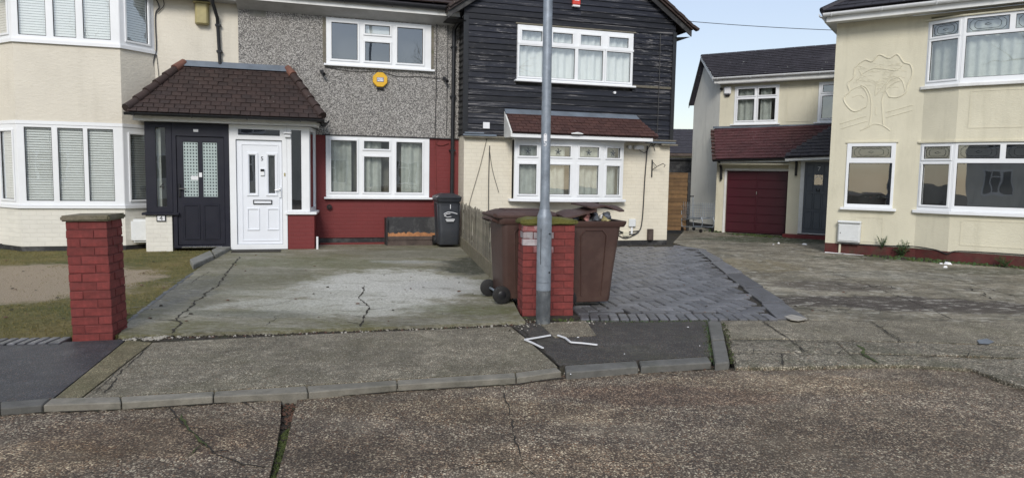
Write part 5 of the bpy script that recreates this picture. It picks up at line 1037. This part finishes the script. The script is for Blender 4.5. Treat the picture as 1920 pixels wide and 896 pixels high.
obj('case', A().box(-.10, .10, -.09, 0, -.10, .12), 'sign_white', wa, bevel=.03); obj('lens', A().box(-.07, .07, -.08, -.01, -.14, -.101), 'black_gloss', wa, bevel=.01); obj('sensor', A().tube([(-.18, -.08, .06), (-.18, 0, .06)], .04, 10), 'black_gloss', wa)
strip((sf(1.0, -1.35), sf(2.3, -1.5)), 500, .14, .05, .3); strip((sf(.1, -.3), sf(.4, -1.0)), 160, .1, .03)
scatter('rubbish', ['sign_white'], [(G(1460, 459).x, G(1460, 459).y), (G(1450, 461).x, G(1450, 461).y), (G(1509, 461).x, G(1509, 461).y)], .06, .03, .5)

# ================================================================== BEHIND, IN THE GAP
fp = thing('fence_panel', 'brown timber fence panel beside the cream brick house corner', 'fence', tuple(G(1246, 434, .0)), R(8))
hgt = 1.62
for i in range(14): obj('slat', A().box(0, .62, -.02-.016*(i % 2), -.012*(i % 2), .04+i*.113, .04+i*.113+.107), 'wood_fence', fp, bevel=.004)
obj('post', A().box(.621, .70, -.05, .05, 0, hgt+.05), 'black_flat', fp, bevel=.005); obj('cap_rail', A().box(0, .62, -.035, .01, hgt+.005, hgt+.04), 'wood_fence', fp)
sh = thing('dark_shed', 'dark timber shed wall behind the brown fence panel', 'shed', tuple(G(1250, 425, .0)+Vector((.1, 1.6, 0))), R(6))
for i in range(8): obj('board', A().box(-.5, 1.1, 0, .03, 1.0+i*.14, 1.0+i*.14+.132), 'black_flat', sh)
obj('body', A().box(-.5, 1.1, .031, 1.6, 0, 2.1), 'black_flat', sh); obj('roof', A().box(-.6, 1.2, -.08, 1.7, 2.12, 2.18), 'black_flat', sh)
fh = thing('distant_house', 'low house far behind the gap with dark tiled roof and long white window', 'house', (8.1, 36, 0), R(-4))
obj('wall', A().slab(-2.5, 4, 0, 2.7, 0, .25, [(.1, .95, 1.95, 2.35)]), 'cream_flat', fh)
fw_ = obj('window', A().slab(.1, .95, 1.95, 2.35, -.03, .02, [(.14+i*.2, .31+i*.2, 1.99, 2.31) for i in range(4)]), 'upvc', fh); obj('pane', A().box(.12, .93, -.01, -.005, 1.97, 2.33), 'frost', fw_)
deck(fh, [(-2.8, -.3, 2.72), (4.2, -.3, 2.72), (4.2, 2.4, 4.05), (-2.8, 2.4, 4.05)], .08, 'tile_dark'); trapezoid((-2.8, -.32, 2.74), (4.2, -.32, 2.74), (4.2, 2.4, 4.08), (-2.8, 2.4, 4.08), 14, .3, fh, 'tile_dark', each=False)
deck(fh, [(-2.8, 2.4, 4.05), (4.2, 2.4, 4.05), (4.2, 5.2, 2.72), (-2.8, 5.2, 2.72)], .08, 'tile_dark'); obj('fascia', A().box(-2.8, 4.2, -.34, -.31, 2.62, 2.74), 'wood_dark', fh)
obj('side_wall', A().box(-2.5, 4, 2.0, 5.0, 0, 2.7), 'cream_flat', fh)
# shopping trolley
tp = G(1307, 434, .03)
tr = thing('shopping_trolley', 'grey wire trolley standing against the pale gable wall', 'trolley', tuple(tp), R(-60))
fm = A()
for y in (-.22, .22): fm.tube([(-.38, y, .12), (.38, y, .14), (.42, y, .30), (.36, y, .42)], .014, 6); fm.tube([(-.40, y, .30), (-.44, y, .95)], .014, 6); fm.tube([(-.38, y, .12), (-.40, y, .30), (.36, y, .42)], .012, 6)
obj('frame', fm, 'metal', tr); bk = A()
for i in range(9):
    z_ = .42+i*.045
    for y in (-.22, .22): bk.tube([(-.42, y, z_-.05), (.40, y*.85, z_)], .004, 4)
for i in range(12): x = -.42+.82*i/11; bk.tube([(x, -.22, .36), (x, -.22, .82)], .004, 4); bk.tube([(x, .22, .36), (x, .22, .82)], .004, 4); bk.tube([(x, -.22, .38), (x, .22, .38)], .004, 4)
for i in range(8): y = -.2+.4*i/7; bk.tube([(.40, y, .40), (.42, y, .80)], .004, 4); bk.tube([(-.42, y, .36), (-.42, y, .80)], .004, 4)
obj('basket', bk, 'metal', tr, kind='stuff'); obj('handle_bar', A().tube([(-.46, -.26, .97), (-.46, .26, .97)], .018, 8), 'black_gloss', tr); obj('seat_flap', A().box(-.44, -.42, -.10, .10, .60, .72), 'rubber', tr)
for x in (-.36, .36):
    for y in (-.22, .22): obj('castor', A().tube([(x, y-.015, .05), (x, y+.015, .05)], .05, 12), 'rubber', tr)
# overhead wire
def wire(a, b, sag, r=.012):
    a, b = Vector(a), Vector(b); return A().tube([a.lerp(b, i/24)-Vector((0, 0, sag*4*(i/24)*(1-i/24))) for i in range(25)], r, 5)
wr = obj('overhead_cable', wire(tuple(fr(6.3, 2.0, 5.55)), tuple(sf(6.0, -.2, 5.1)), .12, .008), 'bitgrey'); tag(wr, 'thin overhead cable crossing the sky between the houses', 'cable')
# ================================================================== BRICK PILLARS
def rough_brick(L, W, H):
    a = A().box(0, L, 0, W, 0, H); bm = bmesh.new(); me = a.mesh('brick', 'brick_red', .005); bm.from_mesh(me)
    for v in bm.verts: v.co += Vector([random.uniform(-.003, .003) for _ in range(3)])
    bm.to_mesh(me); bm.free(); return me
S_, Wd, Hc = .2185, .1060, .0685
bricks = [rough_brick(S_, Wd, Hc) for _ in range(4)]
def pillar(loc, rz, nx, courses, lean, label, cap, peel=()):
    t = thing('brick_pillar', label, 'gate pillar', loc, rz, 'brick pillars along the pavement'); t.rotation_euler = (0, lean, rz)
    tot = (nx*.225)+.1125; dep = .3375
    obj('mortar_core', A().box(.004, tot-.014, .004, dep-.014, .0, courses*.075), 'mortar_red', t)
    for c in range(courses):
        z = c*.075+.004; flip = c % 2; bl = []
        for k in range(nx): bl.append((k*.225, 0, 0)); bl.append((.1125+k*.225, .225, 0))
        bl.append((tot-.0, 0, 1)); bl.append((.1125, .1125, 1))
        for bi, (x, y, v) in enumerate(bl):
            if v: x0, y0, rot = x-.010, y, math.pi/2     # standing across the pillar
            else: x0, y0, rot = x, y, 0
            if flip:
                if v: x0, rot = tot-.010-(x0-Wd)+0, math.pi/2; x0 = x0
                else: x0 = tot-.010-x-S_
            mt = None
            o = link('brick', random.choice(bricks), t, (x0, y0, z), (random.gauss(0, .006), random.gauss(0, .006), rot+random.gauss(0, .008)))
            wx = x0-Wd/2 if v else x0+S_/2
            if (c, round(wx, 1)) in peel or (c in [p[0] for p in peel] and y < .05 and any(p[0] == c and p[1] <= wx <= p[2] for p in peel if len(p) == 4)):
                kind = [p for p in peel if len(p) == 4 and p[0] == c and p[1] <= wx <= p[2]][0][3]
                me = o.data.copy(); me.materials[0] = MAT[kind]; o.data = me; o['label'] = 'brick with its red paint flaked off'
    ov = .03; me_c = A().box(-ov, tot-.01+ov, -ov, dep-.01+ov, courses*.075, courses*.075+.05).mesh('coping', cap, .012, seg=2)
    if cap == 'cap_moss':
        bm = bmesh.new(); bm.from_mesh(me_c); bmesh.ops.subdivide_edges(bm, edges=bm.edges[:], cuts=5, use_grid_fill=True)
        for v in bm.verts:
            q = noise.noise(v.co*9)+.6*noise.noise(v.co*24); v.co.z += .016*q+(.03*math.exp(-((v.co.x-tot/2)/.2)**2) if v.co.z > courses*.075+.03 else 0); v.co.x += .008*q; v.co.y += .008*noise.noise(v.co*17)
        bm.to_mesh(me_c); bm.free()
        for p in me_c.polygons: p.use_smooth = True
    link('coping', me_c, t); return t
pillar((-3.77, 6.05, 0), R(9), 1, 14, R(-1.3), 'free standing red painted brick pillar at the front corner of the lawn, thin stone cap', 'cap_stone')
pillar((.12, 7.47, .015), R(8), 2, 13, R(-.2), 'red painted brick pillar with mossy cap and flaking bricks, behind the lamp post', 'cap_moss',
       peel=((12, .0, .30, 'brick_peel'), (11, .0, .22, 'brick_grey'), (10, .0, .22, 'brick_grey'), (9, .1, .26, 'brick_peel'), (11, .22, .33, 'brick_peel')))
cp = G(1025, 597, .05); scatter('moss', ['moss', 'soil'], [(cp.x+random.uniform(-.32, .28), cp.y+random.gauss(0, .03)) for _ in range(260)], .016, .035, .8)
# ================================================================== LAMP POST
lp_ = G(1018, 606, .04); lt = thing('lamp_post', 'tall blue grey steel lamp post standing in front of the mossy brick pillar', 'lamp post', tuple(lp_), R(-8)); lt.rotation_euler = (0, R(-.3), R(-8))
def cyl(zs, rs, n=24): return A().loft([[(r*math.cos(2*math.pi*k/n), r*math.sin(2*math.pi*k/n), z) for k in range(n)] for z, r in zip(zs, rs)])
obj('base', cyl((-.05, .335), (.072, .072)), 'metal_dark', lt, smooth=True)
bs = obj('base_casing', cyl((.336, 1.05, 1.075, 1.13, 1.15), (.0725, .0725, .071, .052, .050)), 'metal', lt, smooth=True)
obj('door', A().loft([[(.079*math.sin(a), -.079*math.cos(a), z) for a in [R(x) for x in range(-38, 61, 7)]]+[(.070*math.sin(a), -.070*math.cos(a), z) for a in [R(x) for x in range(60, -39, -7)]] for z in (.42, 1.00)]), 'metal', bs)
for z_ in (.52, .90): obj('lock', A().tube([(.055, -.052, z_), (.063, -.06, z_)], .008, 8), 'rubber', bs)
obj('door_gap', A().box(-.028, -.023, -.0785, -.06, .60, .95), 'rubber', bs)
obj('shaft', cyl((1.151, 1.20, 6.2), (.048, .047, .040), 20), 'metal', lt, smooth=True); obj('collar', cyl((1.145, 1.16), (.053, .053)), 'metal', lt, smooth=True)
obj('sticker', A().loft([[(.0478*math.sin(a), -.0478*math.cos(a), z) for a in [R(x) for x in range(-20, 21, 8)]]+[(.046*math.sin(a), -.046*math.cos(a), z) for a in [R(x) for x in range(20, -21, -8)]] for z in (1.80, 1.86)]), 'sign_white', lt)
for z_, s_ in ((1.845, '0'), (1.775, '5')): text('number', s_, .075, 'sign_white', lt, (.0, -.0485, z_))
hd_ = obj('lantern_arm', A().tube([(0, 0, 6.1), (0, -.1, 6.4), (0, -.5, 6.55)], .03, 10), 'metal', lt); obj('lantern', A().box(-.12, .12, -1.0, -.45, 6.5, 6.6), 'metal', lt, bevel=.03); obj('lantern_glass', A().box(-.09, .09, -.95, -.55, 6.47, 6.499), 'frost', lt)
# ================================================================== BINS
def rrect(x0, x1, y0, y1, z, r, n=4, zf=None):
    P = []
    for cx, cy, a0 in ((x1-r, y1-r, 0), (x0+r, y1-r, 90), (x0+r, y0+r, 180), (x1-r, y0+r, 270)):
        for k in range(n+1): a = R(a0+90*k/n); x, y = cx+r*math.cos(a), cy+r*math.sin(a); P.append((x, y, zf(x, y) if zf else z))
    return P
def bin_(label, loc, rz, mat, s=1.0, lid=True, group='brown wheelie bins beside the mossy brick pillar', hw=.29, D=.70):
    t = thing('wheelie_bin', label, 'wheelie bin', loc, rz, group); t.scale = (s, s, s)
    zt = .96; w0, w1 = hw*.82, hw*.96
    rings = [rrect(.10, .56, -w0, w0, .05, .05), rrect(.09, .575, -w0-.005, w0+.005, .07, .06), rrect(.07, .60, -w0-.015, w0+.015, .35, .06), rrect(.05, D-.04, -w1, w1, zt-.12, .06), rrect(.05, D-.03, -w1, w1, zt-.05, .06)]
    body = obj('body', A().loft(rings), mat, t, smooth=True)
    rim = A().loft([rrect(.02, D+.01, -hw, hw, zt-.06, .06, zf=lambda x, y: zt-.065-.0*x), rrect(.015, D+.03, -hw-.012, hw+.012, zt-.03, .06), rrect(.015, D+.035, -hw-.012, hw+.012, zt, .06), rrect(.05, D-.02, -hw+.03, hw-.03, zt, .05), rrect(.07, D-.05, -hw+.05, hw-.05, zt-.3, .05)], cap=False); obj('rim', rim, mat, t, smooth=True)
    for sg in (-1, 1):
        wl = w0+.012; yy = lambda z: sg*(w0+.002+(w1-w0)*(z-.05)/.8)
        p = [(.22, yy(.12), .12), (.19, yy(.80), .80), (.24, yy(.86)-.0, .86), (.44, yy(.86), .86), (.49, yy(.80), .80), (.46, yy(.12), .12)]
        obj('side_rib', A().tube(p, .011, 6), mat, body, smooth=True)
    obj('axle', A().tube([(.06, -hw+.02, .10), (.06, hw-.02, .10)], .014, 8), 'metal', t)
    for sg in (-1, 1):
        wobj = obj('wheel', A().tube([(.05, sg*(hw-.05), .10), (.05, sg*(hw-.045), .10), (.05, sg*(hw-.0), .10), (.05, sg*(hw+.005), .10)], [.085, .10, .10, .085], 24), 'rubber', t, smooth=True)
        obj('hub', A().tube([(.05, sg*(hw+.002), .10), (.05, sg*(hw+.014), .10)], [.055, .03], 14), 'black_gloss', wobj, smooth=True)
    hdl = A().tube([(.02, -hw*.7, zt-.05), (-.05, -hw*.72, zt-.02), (-.055, -hw*.5, zt-.01), (-.055, hw*.5, zt-.01), (-.05, hw*.72, zt-.02), (.02, hw*.7, zt-.05)], .017, 8); obj('handle', hdl, mat, t, smooth=True)
    if lid:
        ld = A().loft([rrect(-.02, D+.05, -hw-.015, hw+.015, zt+.005, .06), rrect(-.02, D+.055, -hw-.017, hw+.017, zt+.03, .06), rrect(.0, D+.02, -hw+.01, hw-.01, zt+.055, .06, zf=lambda x, y: zt+.055), rrect(.08, D-.08, -hw+.08, hw-.08, zt+.085, .06)]); l_ = obj('lid', ld, mat, t, smooth=True)
        obj('lid_ridge', A().box(.12, D-.14, -.14, .14, zt+.08, zt+.096), mat, l_, bevel=.008); obj('hinge', A().tube([(-.035, -hw*.8, zt+.03), (-.035, hw*.8, zt+.03)], .022, 8), mat, l_, smooth=True)
    return t
BL = (-.27, 8.10, .068); aB = R(17.5)
b1 = bin_('brown wheelie bin with closed lid, back wheels turned to the driveway, left of the pillar', (-.235, 8.17, .068), aB, 'bin_brown', 1.0)
bx, by = 1.155-.60*math.cos(R(14))-.24*math.sin(R(14)), 8.03-.60*math.sin(R(14))+.24*math.cos(R(14))
b2 = bin_('brown wheelie bin overflowing under a half open broken lid, right of the pillar', (bx, by, .052), R(14), 'bin_brown', 1.0, lid=False)
lidm = A()
def warp_sheet(x0, x1, y0, y1, f, n=8, th=.018):
    a = A(); G_ = [[(x0+(x1-x0)*i/n, y0+(y1-y0)*j/n) for j in range(n+1)] for i in range(n+1)]
    top = [(x, y, f(x, y)) for row in G_ for x, y in row]; bot = [(x, y, f(x, y)-th) for row in G_ for x, y in row]; m = (n+1)**2; fs = []
    for i in range(n):
        for j in range(n): k = i*(n+1)+j; fs += [(k, k+n+1, k+n+2, k+1), (k+m, k+1+m, k+n+2+m, k+n+1+m)]
    for i in range(n):
        k = i; fs += [(k, k+1, k+1+m, k+m), (n*(n+1)+k, n*(n+1)+k+m, n*(n+1)+k+1+m, n*(n+1)+k+1)]; k = i*(n+1); fs += [(k, k+m, k+n+1+m, k+n+1), (k+n, k+2*n+1, k+2*n+1+m, k+n+m)]
    return a.add(top+bot, fs)
lo = obj('lid', warp_sheet(-.02, .36, -.30, .28, lambda x, y: 1.0+.22*max(0, x+.0)+.02*math.sin(x*17)*math.cos(y*6)+.035*math.cos(y*5)), 'bin_brown', b2, smooth=True, label='bent rear half of the lid')
obj('lid_flap', warp_sheet(.26, .70, -.26, .30, lambda x, y: 1.125-.10*(x-.26)+.02*math.sin(x*19+y*5)+.03*math.cos(y*4)), 'bin_brown', b2, smooth=True, label='torn front flap of the lid')
rb_ = A()
def crumple(c, r, seedv, m=0):
    bm = bmesh.new(); bmesh.ops.create_icosphere(bm, subdivisions=2, radius=r)
    for v in bm.verts: v.co += v.co.normalized()*r*.7*noise.noise(v.co*(1.6/r)+Vector((seedv, 0, 0)))
    bm.verts.index_update(); rb_.add([tuple(Vector(c)+v.co) for v in bm.verts], [tuple(v.index for v in f.verts) for f in bm.faces], m); bm.free()
for i in range(30): crumple((.08+random.random()*.52, random.uniform(-.22, .22), .955+random.random()*.06), random.uniform(.03, .05), i*3.1, (0, 2, 3, 0, 4, 1, 2)[i % 7])
MAT['rub_pink'] = simple('pink_wrapper', (.45, .22, .2), .4, .3, 20); MAT['rub_grey'] = simple('grey_bin_bag', (.10, .11, .13), .3, .4, 20)
rub = obj('rubbish', rb_, ['rub_grey', 'rub_pink', 'rub_grey', 'sign_white', 'olive_box'], None, (bx, by, .052), (0, 0, R(14))); tag(rub, 'crumpled bags and wrappers piled in the open brown bin', 'rubbish')
bb = bin_('charcoal council wheelie bin with white number 1 against the red wall', tuple(fr(1.39, -.33, .07)), TA-math.pi/2, 'bin_black', 1.0, True, 'charcoal bins', .235, .54)
text('number', '1', .12, 'sign_white', bb, (.635, 0, .80), (R(90), 0, R(90))); 
obj('crest', A().tube([(.628, -.13, .66), (.632, -.05, .70), (.632, .05, .69), (.630, .14, .665)], .007, 5).tube([(.628, -.12, .63), (.630, -.06, .665), (.630, .0, .67)], .006, 5).tube([(.626, -.12, .63), (.626, -.06, .60), (.628, .02, .61)], .006, 5), 'sign_white', bb)
obj('small_print', A().box(.612, .6245, -.09, .09, .545, .562).box(.612, .6235, -.075, .075, .515, .530), 'sign_white', bb)
# ================================================================== TIMBER BOX, FENCE, STRIPS, LITTER
pb = thing('planter_box', 'low black boarded box with torn raw timber edge under the red wall beside the bin', 'timber box', tuple(fr(.25, -.32, .06)), TA)
obj('back_panel', A().add([(0, .0, .20), (.98, .0, .20), (.98, .09, .57), (0, .09, .57), (0, .03, .20), (.98, .03, .20), (.98, .12, .57), (0, .12, .57)], [(0, 1, 2, 3), (7, 6, 5, 4), (0, 3, 7, 4), (1, 5, 6, 2), (3, 2, 6, 7), (0, 4, 5, 1)]), 'black_flat', pb)
ta = A(); n = 26; top_ = [(i/n, .255+random.uniform(-.02, .018)) for i in range(n+1)]
for i in range(n): ta.quad((top_[i][0]*.96, -.006, .18), (top_[i+1][0]*.96, -.006, .18), (top_[i+1][0]*.96, -.002, top_[i+1][1]), (top_[i][0]*.96, -.002, top_[i][1])); ta.quad((top_[i][0]*.96, -.002, top_[i][1]), (top_[i+1][0]*.96, -.002, top_[i+1][1]), (top_[i+1][0]*.96, .02, top_[i+1][1]), (top_[i][0]*.96, .02, top_[i][1]))
obj('torn_edge', ta, 'wood_torn', pb); obj('plank', A().box(0, .97, -.045, .0, .105, .185), 'wood_dark', pb, bevel=.008); obj('plank', A().box(-.01, .98, -.05, -.0, -.02, .10), 'wood_dark', pb, bevel=.008)
obj('end_board', A().box(-.03, -.002, -.03, .28, -.02, .55), 'black_flat', pb)
pf = thing('picket_fence', 'low weathered grey picket fence between the driveways', 'fence'); a0, a1 = Vector((-1.02, 14.35, 0)), Vector((-.11, 9.1, 0)); L_ = (a1-a0).length; ang = math.atan2((a1-a0).y, (a1-a0).x)
pf.location = a0+Vector((0, 0, .05)); pf.rotation_euler = (0, 0, ang)
pks = []
for v in range(4):
    h_ = .90; me = A().add([(0, -.009, 0), (.058, -.009, 0), (.058, -.009, h_-.03), (.029, -.009, h_), (0, -.009, h_-.03), (0, .009, 0), (.058, .009, 0), (.058, .009, h_-.03), (.029, .009, h_), (0, .009, h_-.03)], [(0, 1, 2, 3, 4), (9, 8, 7, 6, 5), (0, 5, 6, 1), (1, 6, 7, 2), (2, 7, 8, 3), (3, 8, 9, 4), (4, 9, 5, 0)]).mesh('picket', 'wood_grey', .003); pks.append(me)
for i in range(int(L_/.092)): o = link('picket', random.choice(pks), pf, (i*.092, 0, .0), (random.gauss(0, .02), random.gauss(0, .02), random.gauss(0, .03))); o.scale = (random.uniform(.85, 1.05), 1, random.uniform(.96, 1.02))
for z_ in (.30, .70): obj('rail', A().box(0, L_, .012, .05, z_, z_+.06), 'wood_grey', pf)
obj('gravel_board', A().box(0, L_, -.035, -.012, -.04, .22), 'cap_stone', pf, label='mossy board along the foot of the fence')
q = [fr(0, 0)]; strip((a0+Vector((-.05, 0, 0)), a1+Vector((-.05, 0, 0))), 700, .06, .022)
st = [(985, 636, 1035, 627, 0), (985, 636, 1015, 652, 0), (1045, 628, 1068, 641, 1), (1068, 641, 1119, 646, 1)]
def strip_piece(pts, label):
    a = A(); P = [G(*p, .056) for p in pts]
    for i in range(len(P)-1):
        t_ = (P[i+1]-P[i]).normalized(); nn = Vector((-t_.y, t_.x, 0))*.009; zz = Vector((0, 0, .010)); a.loft([[P[i]-nn, P[i]+nn, P[i]+nn*.8+zz, P[i]-nn*.8+zz], [P[i+1]-nn, P[i+1]+nn, P[i+1]+nn*.8+zz, P[i+1]-nn*.8+zz]])
    o = obj('plastic_strip', a, 'tube_white'); tag(o, label, 'plastic strip', 'bent white plastic strips on the pavement'); return o
strip_piece([(1018, 653), (1000, 644), (984, 637), (1004, 634), (1032, 629)], 'white plastic strip bent back on itself in a sharp V at the slab edge')
strip_piece([(1046, 629), (1060, 634), (1070, 642), (1095, 644), (1120, 647)], 'white plastic strip with a gentle bend, nearer the kerb return stones')
scatter('litter', ['sign_white'], [(G(*p, .05).x, G(*p, .05).y) for p in ((1171, 662), (1084, 631), (1290, 612), (1312, 647), (1070, 700))], .016, .045, .4)
scatter('litter', ['sign_white', 'rub_pink'], [(G(*p, .045).x, G(*p, .045).y) for p in ((1775, 499), (1772, 500))], .05, .03, .5)
def flat_patch(px, z, mat): return gpoly('paint_mark', px, z, mat, .004)
flat_patch([(1832, 637), (1850, 634), (1864, 640), (1855, 644), (1836, 643)], .042, 'lead')
# ================================================================== ACROSS THE ROAD (seen only in the window glass)
op = thing('terraced_house', 'row of cream houses across the road, seen reflected in the ground floor windows', 'house', (-14, -13, 0), R(3))
hol = [(x, x+1.9, .95, 2.3) for x in (1, 5.5, 10, 14.5, 19, 23.5)]+[(x, x+1.9, 3.5, 4.7) for x in (1, 5.5, 10, 14.5, 19, 23.5)]
obj('wall', A().slab(0, 28, 0, 5.0, -.3, 0, hol), 'cream_side', op)
for h in hol:
    fo = obj('window', A().slab(h[0], h[1], h[2], h[3], -.06, .03, [(h[0]+.07, h[0]+.6, h[2]+.08, h[3]-.08), (h[0]+.68, h[0]+1.22, h[2]+.08, h[3]-.5), (h[0]+.68, h[0]+1.22, h[3]-.42, h[3]-.08), (h[0]+1.3, h[1]-.07, h[2]+.08, h[3]-.08)]), 'upvc', op); obj('pane', A().box(h[0]+.03, h[1]-.03, -.04, -.03, h[2]+.03, h[3]-.03), 'door_grey', fo)
deck(op, [(-.3, .3, 4.95), (28.3, .3, 4.95), (28.3, -3.5, 7.4), (-.3, -3.5, 7.4)], .1, 'tile_brown'); obj('fascia', A().box(-.3, 28.3, .3, .34, 4.8, 4.98), 'white_paint', op)
def bare_tree(loc, h, sd, label):
    rnd = random.Random(sd); t = thing('bare_tree', label, 'tree', loc); tk = A(); br = A()
    def grow(acc, p, d, L, r, lv):
        pts = [p]; q = p
        for k in range(4): d = (d+Vector([rnd.gauss(0, .13) for _ in range(3)])+Vector((0, 0, .05))).normalized(); q = q+d*L/4; pts.append(q)
        acc.tube(pts, [r*(1-.11*k) for k in range(5)], 6 if lv < 2 else 4, cap=False)
        if lv < 6:
            for k in range(2 if lv else 4): ax = Vector([rnd.gauss(0, 1) for _ in range(3)]).normalized(); grow(br, pts[-1] if k < 2 else pts[-2], (d+ax*rnd.uniform(.45, .8)).normalized(), L*rnd.uniform(.62, .82), r*.55, lv+1)
            if lv in (1, 2, 3): grow(br, pts[2], (d+Vector([rnd.gauss(0, 1) for _ in range(3)]).normalized()*.8).normalized(), L*.6, r*.4, lv+2)
    grow(tk, Vector((0, 0, -.05)), Vector((0, 0, 1)), h*.28, h*.022, 0); obj('trunk', tk, 'bark', t); o = obj('branches', br, 'bark', t); o['kind'] = 'stuff'; return t
bare_tree((-4.5, -7.5, 0), 11, 4, 'bare tree across the road, mirrored in the upper window of the pebbledashed house')
bare_tree((10.5, -5.5, 0), 11, 9, 'bare tree across the road, mirrored in the upper windows of the right house')
